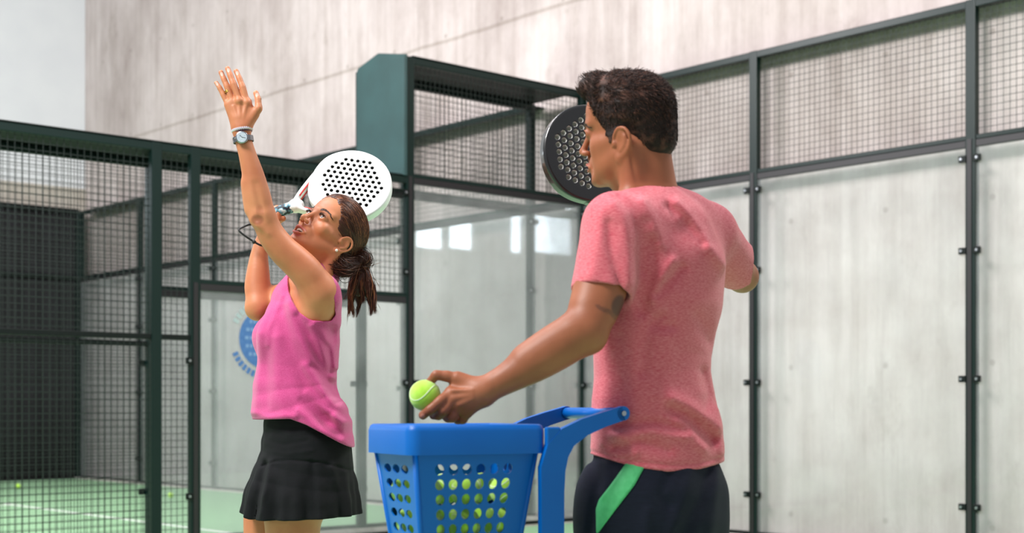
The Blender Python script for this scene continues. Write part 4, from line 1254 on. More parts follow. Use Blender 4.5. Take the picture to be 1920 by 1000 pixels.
def man_prims():
    p = head_prims(HM, True, .0012, .0036)
    p += [cone(Mn(1224, 392, 0), HM.w((0, -.030, -.045)), .062, .058, .03), cone(Mn(1200, 385, .05), HM.w((0, .012, -.085)), .046, .040, .035),
          cone(Mn(1182, 372, -.05), HM.w((-.052, -.02, -.045)), .024, .022, .03)]
    p += trunk_m(-.010)
    # left arm
    el = Mn(1094, 622, -.20)
    p += chain([slM, Mn(1138, 490, -.145), Mn(1122, 560, -.17), Mn(1106, 600, -.19), el], [.060, .0585, .0545, .0490, .0440], .02)
    p += [ell(Mn(1112, 638, -.195), (.020, .020, .020), None, .03), cone(Mn(1118, 500, -.15), Mn(1100, 575, -.19), .036, .033, .02)]
    p += chain([el, Mn(1052, 648, -.205), Mn(1000, 680, -.21), Mn(945, 713, -.215), Mn(903, 735, -.22)], [.0445, .0475, .0430, .0320, .0285], .02)
    p += [cone(Mn(1068, 622, -.21), Mn(985, 668, -.215), .026, .018, .03)]
    D = -.22
    def h(x, y, d=0.0): return Mn(x, y, D + d)
    p += [cone(h(908, 735), h(885, 740), .0270, .0250, .012), cone(h(906, 745), h(880, 756), .020, .022, .012)]
    for (x, y, r, d) in ((846, 737, .0150, -.004), (848, 750, .0165, -.008), (858, 763, .0155, -.004), (874, 774, .0140, .004)):
        p.append(cone(h(893, 742), h(x, y, d), .0200, r, .010))
    p += [cone(h(896, 726), h(858, 711, .004), .0190, .0165, .012), cone(h(880, 728, .01), h(856, 722, .012), .017, .013, .012)]
    F = .0035
    p += finger([h(845, 737, -.006), h(824, 754, -.020), h(806, 769, -.022), h(793, 779, -.016)], .0125, .0095, F)
    p += finger([h(848, 751, -.010), h(832, 770, -.016), h(822, 779, .002), h(813, 779, .018)], .0128, .0096, F)
    p += finger([h(858, 764, -.004), h(848, 783, -.004), h(840, 784, .018), h(830, 777, .030)], .0122, .0092, F)
    p += finger([h(874, 774, .006), h(868, 787, .010), h(858, 788, .026), h(850, 781, .038)], .0110, .0085, F)
    p += finger([h(862, 712, .004), h(838, 706, .002), h(818, 704, .0), h(807, 716, .006)], .0135, .0095, F)
    for x0, y0, x1, y1 in ((885, 733, 850, 733), (886, 741, 852, 747), (886, 748, 862, 759)):
        p.append(cone(h(x0, y0, -.024), h(x1, y1, -.020), .0024, .0034, .008))
    # right arm, elbow out to the side and the forearm carried in front of the chest
    er = Mn(1392, 519, .36)
    p += chain([srM, Mn(1362, 482, .24), er], [.058, .050, .038], .02)
    wr = Mn(1236, 425, .46)
    p += chain([er, er + (wr - er) * .35, er + (wr - er) * .75, wr], [.038, .042, .031, .027], .015)
    hc = Mn(1207, 404, .455)
    p += [cone(wr, hc, .026, .026, .015)]
    for k in range(4):
        c = Mn(1214 - k * 13, 408 - k * 8 + 4, .45)
        p += finger([c + np.array([0.0, .02, -.030]), c + np.array([0, -.012, -.034]), c + np.array([.006, -.030, -.008]), c + np.array([.01, -.022, .016])], .0110, .0090, .003)
    p += finger([hc + np.array([.0, -.01, .01]), hc + np.array([-.02, -.026, .03]), hc + np.array([-.05, -.018, .034])], .012, .010, .004)
    # legs
    for s in (1, -1):
        hip = Mn(1226, 930) + lM * .085 * s; kn = hip * 1.0; kn[2] = .50; kn = kn + lM * .02 * s + fM * .01; an = kn.copy(); an[2] = .09; an = an - fM * .03
        p += chain([hip, hip + (kn - hip) * .5, kn], [.095, .078, .058], .02)
        p += chain([kn, kn + (an - kn) * .3 - fM * .014, kn + (an - kn) * .65, an], [.056, .062, .045, .037], .02)
    return p
MP = man_prims()
hb = [HM.c + v for v in (np.array([-.155, -.155, -.145]), np.array([.155, .155, .165]))]
mb_ = sculpt('body', MP, .0045, M_SKIN_M, None, fine=[(hb[0], hb[1], .0019), (Mn(775, 806, -.30), Mn(925, 690, -.13), .0018)])
kid(mb_, man)
sp = [(HM.w((0, .094, -.0640)), (.026, .012, .0060), HM.M, srgb(160, 84, 74), .6), (HM.w((0, .094, -.0800)), (.022, .012, .0062), HM.M, srgb(160, 84, 74), .6),
      (Mn(1160, 574, -.20), (.016, .05, .022), euler((0, 0, 20)), srgb(58, 44, 42), .75), (Mn(1128, 580, -.22), (.005, .05, .016), euler((0, 0, -60)), srgb(70, 50, 46), .5),
      (Mn(1148, 590, -.22), (.004, .05, .018), euler((0, 0, -45)), srgb(70, 50, 46), .5)]
for (x, y, a_) in ((792, 781, .9), (806, 719, -.5)):
    sp.append((Mn(x, y, -.24), (.005, .02, .006), euler((0, 0, math.degrees(a_))), srgb(214, 150, 130), .5))
tint(mb_, sp)
for sx in (-1, 1):
    kid(eyeball(HM, (sx * .0315, .0742, -.0005), (-.25, .9, -.25), None), man)
kid(eyebrow(HM, MP, [(-.012, .092, .0150), (-.026, .090, .0195), (-.040, .081, .0190), (-.050, .069, .0130)], 260, None, seed=5, r=.0004), man)
kid(eyebrow(HM, MP, [(.012, .092, .0150), (.026, .090, .0195), (.040, .081, .0190), (.050, .069, .0130)], 260, None, seed=6, r=.0004), man)

M_HAIR_M = hair_mat('short_brown_hair', srgb(34, 20, 17), srgb(112, 72, 58), .6)
ZH = [-.12, -.085, -.06, -.040, -.030, -.026, -.010, .01, .03, .05, .068, .080, .14]; YH = [-.080, -.062, -.048, -.040, -.030, .020, .026, .034, .048, .058, .066, .070, .07]
def hair_m():
    p = [HM.E((0, -.007, .038), (.0755, .0935, .0800), .01), HM.E((0, -.048, -.020), (.058, .052, .056), .03),
         HM.E((0, .022, .078), (.056, .058, .034), .03)]
    hp0 = head_prims(HM, True, .0012, .0036, False); hl = HM.c - .16; hh = HM.c + .16
    p.append(Prim('u', lambda X, Y, Z: evalf(hp0, X, Y, Z) - .0032, hl, hh, .002))
    def keep(x, y, z): return (y - np.interp(z, ZH, YH) - .002 * np.sin(z * 300 + x * 130)) * .8
    p.append(HM.local_clip(keep, .004)); p.append(HM.local_clip(lambda x, y, z: -.071 - z, .004))
    p += [HM.E((0, .038, .096), (.050, .040, .021), .02), HM.E((-.004, .070, .092), (.040, .024, .024), .018), HM.E((-.014, .082, .100), (.024, .017, .015), .012), HM.E((.014, .066, .104), (.026, .024, .016), .014)]
    for sx in (-1, 1):
        p.append(HM.E((sx * .084, -.011, -.028), (.022, .0200, .0320), .005, 's'))
    def clump(x, y, z):
        q = np.stack(np.broadcast_arrays(x * 120, y * 60, z * 90), -1)
        q2 = np.stack(np.broadcast_arrays(x * 260, y * 150, z * 200), -1)
        a = np.clip((z + .02) / .08, .25, 1)
        return a * (.0022 * vnoise(q, 21) + .0006 * vnoise(q2, 22))
    p.append(HM.local_disp(clump))
    return p
HMP = hair_m()
hm = sculpt('hair', HMP, .0021, M_HAIR_M, None, it=1); kid(hm, man)
me = hm.data; co = np.empty(len(me.vertices) * 3); me.vertices.foreach_get('co', co); co = co.reshape(-1, 3)
lx, ly, lz = HM.l(co[:, 0], co[:, 1], co[:, 2])
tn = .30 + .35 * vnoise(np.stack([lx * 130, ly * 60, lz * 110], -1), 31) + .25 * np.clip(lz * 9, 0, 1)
a_ = me.attributes.new('tone', 'FLOAT', 'POINT'); a_.data.foreach_set('value', np.clip(tn, 0, 1))
def short_hair():
    rnd = np.random.RandomState(3); base = [q for q in HMP if q.op != 'd']
    n = 9500; d = rnd.normal(size=(n, 3)); d /= np.linalg.norm(d, axis=1, keepdims=True)
    P0 = HM.c + (HM.M @ (d * np.array([.09, .11, .10]) + np.array([0, -.005, .045])).T).T * HM.s
    S, G = project(base, P0, -.001)
    lx, ly, lz = HM.l(S[:, 0], S[:, 1], S[:, 2])
    ok = (np.abs(evalp(base, S)) < .003) & (ly < np.interp(lz, ZH, YH) + .03) & ~((np.abs(lx) > .06) & (((ly + .011) / .023) ** 2 + ((lz + .026) / .036) ** 2 < 1))
    S, G, lx, ly, lz = S[ok], G[ok], lx[ok], ly[ok], lz[ok]
    out = []; R = []; T = []
    U = HM.M[:, 2]; F = HM.M[:, 1]
    for i in range(len(S)):
        top = np.clip(lz[i] * 12, 0, 1)
        fl = (-U * (1 - top) - F * .5 * (1 - top) + F * .55 * top * (1 if ly[i] > .03 else -.5) + U * .7 * (ly[i] > .045)) + rnd.normal(size=3) * .14
        g = G[i]; fl = fl - g * (fl @ g) * .6; fl = fl / (np.linalg.norm(fl) + 1e-6)
        L = (.006 + .010 * top) * rnd.uniform(.6, 1.2)
        t = np.linspace(0, 1, 5)[:, None]
        out.append(S[i] + g * (.0022 + .0030 * top) * np.sin(t * 2.4) + fl * L * t); R.append(rnd.uniform(.0004, .0007)); T.append(np.clip(rnd.beta(1.3, 3.5) + .25 * top * rnd.rand(), 0, 1))
    return strands_mesh('hair_strands', out, R, M_HAIR_M, None, T, sides=3)
kid(short_hair(), man)

# ---- T-shirt
def xm(px): return (px - 960) / FPX * YM
def zm(py): return CAMH + (HOR - py) / FPX * YM
def foldm(pts, wid, amp, yc=YM + .02):
    q = [(xm(a), zm(b)) for a, b in pts]
    def fn(X, Y, Z):
        d = 9
        for (x0, z0), (x1, z1) in zip(q[:-1], q[1:]):
            vx, vz = x1 - x0, z1 - z0; L = vx * vx + vz * vz
            t = np.clip(((X - x0) * vx + (Z - z0) * vz) / L, 0, 1)
            d = np.minimum(d, np.sqrt((X - x0 - t * vx) ** 2 + (Z - z0 - t * vz) ** 2) / (wid * (1.25 - .5 * np.abs(t - .5))))
        return -amp * np.exp(-d * d) * np.clip((yc - Y) / .03, 0, 1)
    return disp(fn)
def limb_sleeve(a, b, ra, rb, cut, k=.02, thick=.007):
    a = np.array(a); b = np.array(b); c = cone(a, b, ra, rb); n = _n(b - a); e = a + (b - a) * cut
    n = _n(n + np.array([0, 0, -.0]))
    def fn(X, Y, Z):
        return np.maximum(c.fn(X, Y, Z), (X - e[0]) * n[0] + (Y - e[1]) * n[1] + (Z - e[2]) * n[2])
    ci = cone(a, b + (b - a) * .3, ra - thick - .006, rb - thick)
    def fi(X, Y, Z):
        s_ = e - (b - a) * .22
        return np.maximum(ci.fn(X, Y, Z), -((X - s_[0]) * n[0] + (Y - s_[1]) * n[1] + (Z - s_[2]) * n[2]))
    return Prim('u', fn, c.lo, c.hi, k), Prim('s', fi, ci.lo, ci.hi, .002)
def tee():
    p = [loft(rowsM([(1236, 440, 112, 1.70), (1245, 500, 121, 1.5), (1243, 560, 118, 1.45), (1234, 600, 115, 1.43), (1225, 660, 113, 1.42), (1224, 700, 113, 1.4), (1227, 750, 118, 1.38), (1230, 800, 124, 1.36), (1232, 850, 129, 1.34), (1233, 900, 131, 1.33)]), lM, .03)]
    tr = trunk_m(.004)[1:]
    p += [Prim('u', (lambda t_: lambda X, Y, Z: t_.fn(X, Y, Z))(t_), t_.lo, t_.hi, t_.k) for t_ in tr]
    inner = list(p)
    sa, ia = limb_sleeve(slM + np.array([.0, 0, .008]), Mn(1127, 560, -.165), .069, .0665, .93)
    sb, ib = limb_sleeve(srM, Mn(1392, 512, .30), .066, .056, .88)
    p += [sa, sb]
    for pts, w_, m in [([(1150, 392), (1172, 418), (1188, 455), (1193, 520)], .011, -.0055), ([(1140, 405), (1158, 440), (1166, 500), (1168, 545)], .012, .006), ([(1120, 420), (1112, 470), (1100, 530)], .014, .004),
                       ([(1130, 440), (1136, 500), (1150, 550)], .008, -.004), ([(1196, 395), (1215, 430), (1222, 470)], .012, .007), ([(1245, 400), (1268, 415), (1290, 440), (1308, 462)], .010, -.006), ([(1262, 392), (1290, 425), (1320, 470), (1350, 498)], .013, .009),
                       ([(1214, 470), (1207, 530), (1196, 590)], .014, -.008), ([(1268, 512), (1240, 540), (1222, 560)], .009, -.006), ([(1250, 500), (1222, 540), (1212, 570)], .009, .006), ([(1232, 600), (1215, 616), (1250, 618)], .009, -.005), ([(1216, 604), (1200, 640), (1196, 700)], .012, -.005),
                       ([(1300, 600), (1330, 640)], .014, -.004), ([(1240, 640), (1235, 720), (1240, 760)], .016, .004), ([(1150, 640), (1158, 720), (1160, 790)], .014, -.004),
                       ([(1245, 765), (1290, 790), (1330, 825)], .012, -.010), ([(1250, 750), (1300, 772), (1340, 800)], .013, .009), ([(1260, 790), (1280, 808), (1310, 840)], .011, .007), ([(1150, 800), (1210, 792), (1275, 806)], .009, -.007), ([(1150, 812), (1210, 806), (1270, 818)], .010, .006),
                       ([(1145, 838), (1190, 826), (1240, 842)], .008, -.005), ([(1140, 815), (1170, 826), (1180, 845)], .009, .005), ([(1315, 700), (1325, 740), (1318, 765)], .010, -.005), ([(1345, 770), (1348, 800), (1350, 850)], .010, .005), ([(1120, 780), (1122, 830)], .008, .004),
                       ([(1104, 845), (1180, 862), (1240, 868), (1300, 866), (1362, 855)], .0035, -.0025), ([(1372, 470), (1392, 500)], .008, .004)]:
        p.append(foldm(pts, w_ * 1.15 if w_ > .005 else w_, m * 1.35))
    p.append(disp(lambda X, Y, Z: .0022 * vnoise(np.stack(np.broadcast_arrays(X * 20 + Z * 8, Y * 20, Z * 14), -1), 17)))
    hx = [xm(v) for v in (1090, 1103, 1180, 1240, 1300, 1363, 1380)]; hz = [zm(v) for v in (846, 850, 872, 880, 877, 866, 860)]
    p.append(clip(lambda X, Y, Z: np.interp(X, hx, hz) - Z, .003))
    p.append(Prim('s', lambda X, Y, Z: np.maximum(evalf(inner, X, Y, Z) + .024, Z - zm(600)), None, None, 0))
    p += [ia, ib]
    # neck opening
    p.append(ell(Mn(1212, 358, .0), (.074, .066, .024), euler((0, 0, 4)), .004, 's'))
    p.append(cone(Mn(1218, 385, .0), HM.w((0, -.03, -.05)), .066, .062, .003, 's'))
    return p
TEE = tee()
kid(sculpt('t_shirt', TEE, .0032, M_SALMON, None, it=2, lo=np.array([xm(1050), YM - .36, zm(900)]), hi=np.array([xm(1440), YM + .48, zm(330)])), man)
def collar():
    c = Mn(1214, 366, 0.0); pts = []
    for t in np.linspace(0, 2 * math.pi, 48):
        o = lM * .066 * math.cos(t) - fM * .060 * math.sin(t); pts.append(c + o + np.array([0, 0, -.004 + .010 * math.sin(t)]))
    return MB().tube(pts, .0065, 8, False).build('collar', M_SALMON, None, True)
kid(collar(), man)

# ---- shorts
def shorts():
    p = [loft(rowsM([(1232, 835, 100, 1.3), (1232, 858, 108, 1.3), (1231, 878, 116, 1.29), (1228, 905, 131, 1.28), (1224, 930, 140, 1.26), (1222, 965, 142, 1.25)]), lM, .02)]
    for s in (1, -1):
        a = Mn(1224, 945) + lM * .088 * s; b = a.copy(); b[2] = .53; b = b + lM * .022 * s
        p.append(cone(a, b, .112, .112, .03))
    inner = list(p)
    for pts, w_, m in [([(1172, 880), (1150, 930), (1120, 990)], .02, .003), ([(1110, 862), (1116, 900), (1100, 990)], .010, -.006), ([(1130, 866), (1120, 920)], .010, .005), ([(1240, 885), (1225, 920), (1240, 940)], .010, -.004), ([(1320, 880), (1300, 930), (1262, 1000)], .014, -.008),
                       ([(1340, 880), (1330, 940), (1320, 1000)], .014, .005), ([(1280, 885), (1262, 940), (1240, 1000)], .014, .005), ([(1200, 950), (1196, 1000)], .012, .004)]:
        p.append(foldm(pts, w_, m))
    p.append(clip(lambda X, Y, Z: .54 - Z, .002))
    p.append(Prim('s', lambda X, Y, Z: np.maximum(evalf(inner, X, Y, Z) + .012, Z - .66), None, None, 0))
    p.append(clip(lambda X, Y, Z: Z - zm(848), .003))
    return p
SH = shorts()
so = sculpt('shorts', SH, .0042, M_NAVY, None, it=2); kid(so, man)
def stripe():
    V = []; F = []; n = 34; m = 7
    for i in range(n + 1):
        y = 868 + (1000 - 868) * i / n
        xl = np.interp(y, [868, 898, 937, 955, 1000], [1175, 1154, 1124, 1118, 1119]); xr_ = np.interp(y, [868, 877, 910, 949, 1000], [1212, 1208, 1190, 1160, 1122])
        for j in range(m + 1): V.append((xl + (xr_ - xl) * j / m, y))
    base = [q for q in SH]
    P = raymarch(base, [v[0] for v in V], [v[1] for v in V], YM - .4); P, G = project(base, P, .0012, 3)
    for i in range(n):
        for j in range(m): a = i * (m + 1) + j; F.append((a, a + 1, a + m + 2, a + m + 1))
    o = from_pydata('stripe', P, F, M_STRIPE, None, True); so_ = o.modifiers.new('thickness', 'SOLIDIFY'); so_.thickness = .0012; so_.offset = 0
    return o
kid(stripe(), man)
for s in (1, -1):
    hip = Mn(1226, 930) + lM * .085 * s; c = hip + lM * .02 * s - fM * .02; c[2] = 0
    pr = [cone(c + fM * .17 + np.array([0, 0, .034]), c - fM * .05 + np.array([0, 0, .045]), .037, .045, .02), cone(c - fM * .03 + np.array([0, 0, .05]), c + np.array([0, 0, .10]), .045, .043, .02),
          clip(lambda X, Y, Z: .001 - Z, .004)]
    kid(sculpt('shoe', pr, .005, M_SHOE), man)
# ------------------------------------------------------------------ rackets
M_WHITE_R = mat('white_racket', srgb(238, 239, 240), .35, coat=.5)
M_BLACK_R = mat('black_racket', srgb(14, 14, 16), .32, coat=.6)
M_FOAM = mat('dark_foam_core', srgb(52, 50, 54), .8)
M_FOAMW = mat('pale_foam_core', srgb(200, 198, 196), .8)
M_RED = mat('red_line', srgb(206, 52, 46), .5)
M_CREAM = mat('cream_line', srgb(226, 222, 196), .5)
M_CORD = mat('black_cord', srgb(14, 14, 17), .6)
def grip_mat():
    m = mat('patterned_grip', srgb(20, 26, 40), .6, col2=srgb(90, 150, 170), nscale=70, nstretch=(1, 1, 1), ramp=(.46, .56), detail=2)
    r = [n for n in m.node_tree.nodes if n.type == 'VALTORGB'][0].color_ramp
    e = r.elements.new(.68); e.color = srgb(220, 228, 232)
    return m
M_GRIP = grip_mat(); M_GRIPB = mat('black_grip', srgb(18, 18, 20), .7)

def racket(name, label, C, a, w, face_mat, grip_m, lines, hr, core):
    """local space: x across, y towards the tip, z through the face; origin at the middle of the face"""
    a = _n(a); w = np.array(w, float); w = _n(w - a * (w @ a)); n = np.cross(w, a)
    M4 = Matrix([[w[0], a[0], n[0], C[0]], [w[1], a[1], n[1], C[1]], [w[2], a[2], n[2], C[2]], [0, 0, 0, 1]])
    root = bpy.data.objects.new(name, None); root.matrix_world = M4; COL.objects.link(root); tag(root, label, 'racket')
    HT = .0185
    def plate(d2, Z, h=HT, r=.007):
        q = d2 + r; z = np.abs(Z) - h + r
        return np.minimum(np.maximum(q, z), 0) + np.sqrt(np.maximum(q, 0) ** 2 + np.maximum(z, 0) ** 2) - r
    def oval(X, Y):
        hw = .130 - .030 * np.clip(-(Y + .02) / .12, 0, 1) ** 1.6
        k0 = np.sqrt((X / hw) ** 2 + (Y / .132) ** 2); return (k0 - 1) * .12
    head = Prim('u', lambda X, Y, Z: plate(oval(X, Y), Z), (-.14, -.14, -.03), (.14, .14, .03), .0)
    holes = []
    for i in range(-6, 7):
        for j in range(-8, 9):
            x = i * .0204 + (.0102 if j % 2 else 0); y = j * .0162 + .006
            if (x / .098) ** 2 + ((y - .008) / .093) ** 2 < 1: holes.append((x, y))
    hp = [Prim('s', (lambda x, y: lambda X, Y, Z: np.sqrt((X - x) ** 2 + (Y - y) ** 2) - hr + 0 * Z)(x, y), (x - .007, y - .007, -.03), (x + .007, y + .007, .03), 0) for x, y in holes]
    o = sculpt('face', [head] + hp, .0021, face_mat, root, it=1)
    # the drilled holes show the dark core
    me = o.data; me.materials.append(core); nf = len(me.polygons); cc = np.empty(nf * 3); me.polygons.foreach_get('center', cc); cc = cc.reshape(-1, 3)
    mi = np.zeros(nf, int)
    for x, y in holes: mi |= ((np.hypot(cc[:, 0] - x, cc[:, 1] - y) < .0072) & (np.abs(cc[:, 2]) < HT - .0012)).astype(int)
    me.polygons.foreach_set('material_index', mi)
    # the throat: two arms and the crossbar below the face
    def arm(X, Y, Z):
        t = np.clip((Y + .178) / .090, 0, 1); cx = .009 + .072 * t ** .85
        return plate(np.abs(np.abs(X) - cx) - .0085 + np.maximum(np.maximum(-.185 - Y, Y + .085), 0), Z, .015, .006)
    th = [Prim('u', arm, (-.10, -.19, -.02), (.10, -.08, .02), .0), cone((0, -.208, 0), (0, -.169, 0), .0165, .018, .012)]
    sculpt('throat', th, .0022, face_mat, root, it=2)
    hd = [cone((0, -.285, 0), (0, -.180, 0), .0170, .0180, .004), cone((0, -.293, 0), (0, -.286, 0), .0185, .0185, .004),
          disp(lambda X, Y, Z: .0010 * np.abs(((Y * 60 + np.arctan2(Z, X) / 6.283) % 1) - .5) * 2)]
    sculpt('grip', hd, .0016, grip_m, root, it=1)
    if lines:
        for sx in (1, -1):
            P = [(sx * (.009 + .072 * t ** .85 - .0075), -.178 + .090 * t, .0115) for t in np.linspace(.25, .78, 8)]
            MB().tube(P, .0030, 6).build('trim_line', M_RED, root, True)
            P = [(sx * (.009 + .072 * t ** .85 - .0088), -.178 + .090 * t, -.0115) for t in np.linspace(.25, .78, 8)]
            MB().tube(P, .0030, 6).build('trim_line', M_RED, root, True)
    return root, M4
aw = np.array([.936, .18, .351]); ww = np.array([.351 * .92, -.40, -.936 * .92])
rw, Mw = racket('padel_racket', 'white padel racket with round holes, held behind the head of the woman in pink', at(656, 352, 4.42), aw, ww, M_WHITE_R, M_GRIP, True, .0052, M_FOAM)
ab_ = np.array([-.60, -.10, .80]); wb_ = np.array([.76, .32, .56])
rb, Mb_ = racket('padel_racket', 'black padel racket with round holes, seen beyond the face of the man in salmon', at(1106, 293, 3.62), ab_, wb_, M_BLACK_R, M_GRIPB, False, .0062, M_FOAMW)
# wrist cord of the white racket
cp = [W(492, 424, .14), W(470, 421, .10), W(452, 428, .07), W(448, 432, .06), W(456, 440, .06), W(474, 452, .07), W(492, 461, .085), W(508, 456, .12), W(505, 446, .15), W(488, 452, .155), W(475, 456, .12)]
q, _r = spline(cp, [.0032] * len(cp), 4)
inv = Mw.inverted()
cord = MB().tube([tuple(inv @ Vector(p)) for p in q], .0031, 8).build('wrist_cord', M_CORD, rw, True)
pts = [tuple(inv @ Vector(W(474 + k, 452 + k * .6, .062))) for k in (0, 5)]
MB().tube(pts, .0055, 8).build('cord_lock', M_CORD, rw, True)

# ------------------------------------------------------------------ tennis balls
def ball_mat():
    m = mat('ball_felt', srgb(170, 226, 50), .9, col2=srgb(190, 238, 72), nscale=60, bump=.6, bscale=1800, sheen=.6)
    return m
M_BALL = ball_mat(); M_BSEAM = mat('ball_seam', srgb(226, 240, 200), .8)
def ball_meshes():
    R = .0332; V = []; F = []; nr, ns = 20, 32
    for i in range(nr + 1):
        for j in range(ns):
            t = math.pi * i / nr; u = 2 * math.pi * j / ns
            V.append((R * math.sin(t) * math.cos(u), R * math.sin(t) * math.sin(u), R * math.cos(t)))
    for i in range(nr):
        for j in range(ns): F.append((i * ns + j, (i + 1) * ns + j, (i + 1) * ns + (j + 1) % ns, i * ns + (j + 1) % ns))
    P = []
    for k in range(97):
        t = 2 * math.pi * k / 96; p = np.array([.68 * math.cos(t) + .32 * math.cos(3 * t), .68 * math.sin(t) - .32 * math.sin(3 * t), 2 * math.sqrt(.68 * .32) * math.sin(2 * t)])
        P.append(tuple(_n(p) * (R - .0006)))
    return V, F, P
BV, BF, BP = ball_meshes()
def first_ball():
    o = from_pydata('tennis_ball', BV, BF, M_BALL)
    MB().tube(BP, .0013, 6, False).build('seam', M_BSEAM, o, True)
    return o
proto = first_ball()
used_proto = [False]
def ball(loc, rot, label, group=None):
    if not used_proto[0]: o = proto; used_proto[0] = True
    else:
        o = proto.copy(); COL.objects.link(o)
        for ch in proto.children:
            c = ch.copy(); COL.objects.link(c); c.parent = o
    o.location = loc; o.rotation_euler = rot
    tag(o, label, 'ball')
    if group: o['group'] = group
    elif 'group' in o: del o['group']
    return o
ball(at(797, 742, 2.985), (.9, .3, 1.9), 'bright green tennis ball held in the outstretched hand of the man in salmon')
def on_floor(px, py):
    Y = FPX * (CAMH - .045) / (py - HOR); return ((px - 960) / FPX * Y, Y, .045)
ball(on_floor(34, 912), (0, 1, 0), 'small green tennis ball on the far turf in front of the black screen')
ball(on_floor(320, 929), (0, 1, 0), 'small green tennis ball on the far turf, seen through the narrow mesh bay')

# ------------------------------------------------------------------ blue ball basket on its stand
M_BLUE = mat('blue_plastic', srgb(0, 98, 186), .38, spec=.3, col2=srgb(0, 90, 176), nscale=3)
M_WHEEL = mat('black_rubber', srgb(22, 22, 24), .7)
PH = math.radians(27); ZB = 2.82; XB = -190 / FPX * ZB
BW, BD = .305, .238                       # width of the holed front, depth of the left side, at the rim
cart = empty('ball_basket_cart', (XB, ZB, 0), PH)
tag(cart, 'blue plastic ball basket on a stand, holed sides full of tennis balls', 'ball basket')
# local space: x along the holed front to the right, y away from the viewer, z up; the rim's near left corner is the origin
TOPZ = 1.043
def rr(x0, x1, y0, y1, r, n=6):
    out = []
    for cx, cy, a0 in ((x1 - r, y0 + r, -90), (x1 - r, y1 - r, 0), (x0 + r, y1 - r, 90), (x0 + r, y0 + r, 180)):
        for k in range(n + 1):
            a = math.radians(a0 + 90 * k / n); out.append((cx + r * math.cos(a), cy + r * math.sin(a)))
    return out
def ringwall(rings, closed_bottom=False):
    V = []; F = []; n = len(rings[0][0])
    for pts, z in rings: V += [(x, y, z) for x, y in pts]
    for k in range(len(rings) - 1):
        for j in range(n):
            a = k * n + j; b = k * n + (j + 1) % n; F.append((a, b, b + n, a + n))
    if closed_bottom: F.append(tuple(range(n)))
    return V, F
def rim():
    z = TOPZ
    prof = [(0.0, -.058), (.004, -.060), (.004, -.012), (.0, -.002), (-.006, .001), (-.026, .001), (-.030, -.002), (-.030, -.055), (-.018, -.058)]
    rings = [(rr(-e, BW + e, -e, BD + e, .022 + e), z + dz) for e, dz in prof]
    V, F = ringwall(rings); n = len(rings[0][0])
    k = len(rings) - 1
    for j in range(n): F.append((k * n + j, k * n + (j + 1) % n, (j + 1) % n, j))
    o = from_pydata('rim', V, F, M_BLUE, cart, True); o.rotation_euler = (0, 0, 0)
    e = o.modifiers.new('edges', 'EDGE_SPLIT'); e.split_angle = math.radians(50)
    return o
rim()
TAP = .055                                  # how much the basket narrows each side down to the bottom
BOTZ = .60
def holed_wall(name, p0, p1, q0, q1, cols, rows, radx, margins, slot=False):
    """a wall between top edge p0-p1 and bottom edge q0-q1 with a grid of holes"""
    p0, p1, q0, q1 = [np.array(v, float) for v in (p0, p1, q0, q1)]
    V = []; F = []; vi = {}
    def pt(u, v):
        a = p0 + (p1 - p0) * u; b = q0 + (q1 - q0) * u; return a + (b - a) * v
    def add(p):
        k = tuple(np.round(p, 6)); 
        if k not in vi: vi[k] = len(V); V.append(k)
        return vi[k]
    W_ = np.linalg.norm(p1 - p0); H_ = np.linalg.norm(q0 - p0)
    mu0, mu1, mv0, mv1 = margins
    us = [0, mu0] + [mu0 + (mu1 - mu0) * (i + 1) / cols for i in range(cols)] + [1]
    vs = [0, mv0] + [mv0 + (mv1 - mv0) * (i + 1) / rows for i in range(rows)] + [1]
    for i in range(len(us) - 1):
        for j in range(len(vs) - 1):
            u0, u1, v0, v1 = us[i], us[i + 1], vs[j], vs[j + 1]
            n = 16
            if 1 <= i <= cols and 1 <= j <= rows:
                cu, cv = (u0 + u1) / 2, (v0 + v1) / 2; ru = radx / W_; rv = radx / H_
                if slot: ru = (u1 - u0) * .42
                ang = [2 * math.pi * (k + .5) / n + math.pi / 4 - math.pi / n for k in range(n)]
                inner = []; outer = []
                for k in range(n):
                    a = 2 * math.pi * k / n; c, s = math.cos(a), math.sin(a); m = max(abs(c), abs(s))
                    outer.append((cu + (u1 - u0) / 2 * c / m, cv + (v1 - v0) / 2 * s / m)); inner.append((cu + ru * c, cv + rv * s))
                for k in range(n):
                    a, b = k, (k + 1) % n
                    F.append((add(pt(*outer[a])), add(pt(*outer[b])), add(pt(*inner[b])), add(pt(*inner[a]))))
            else:
                F.append((add(pt(u0, v0)), add(pt(u1, v0)), add(pt(u1, v1)), add(pt(u0, v1))))
    o = from_pydata(name, V, F, M_BLUE, cart, False)
    so_ = o.modifiers.new('thickness', 'SOLIDIFY'); so_.thickness = .0035; so_.offset = 0
    return o
e0 = .012; zt = TOPZ - .03
t00, t10, t11, t01 = (e0, e0, zt), (BW - e0, e0, zt), (BW - e0, BD - e0, zt), (e0, BD - e0, zt)
b00, b10, b11, b01 = (e0 + TAP, e0 + TAP, BOTZ), (BW - e0 - TAP, e0 + TAP, BOTZ), (BW - e0 - TAP, BD - e0 - TAP, BOTZ), (e0 + TAP, BD - e0 - TAP, BOTZ)
holed_wall('front_wall', t00, t10, b00, b10, 6, 11, .0115, (.135, .835, .110, .93))
holed_wall('side_wall', t01, t00, b01, b00, 3, 11, .0095, (.14, .84, .110, .93), slot=True)
holed_wall('side_wall', t10, t11, b10, b11, 5, 11, .0115, (.16, .84, .110, .93))
holed_wall('back_wall', t11, t01, b11, b01, 6, 11, .0115, (.18, .82, .110, .93))
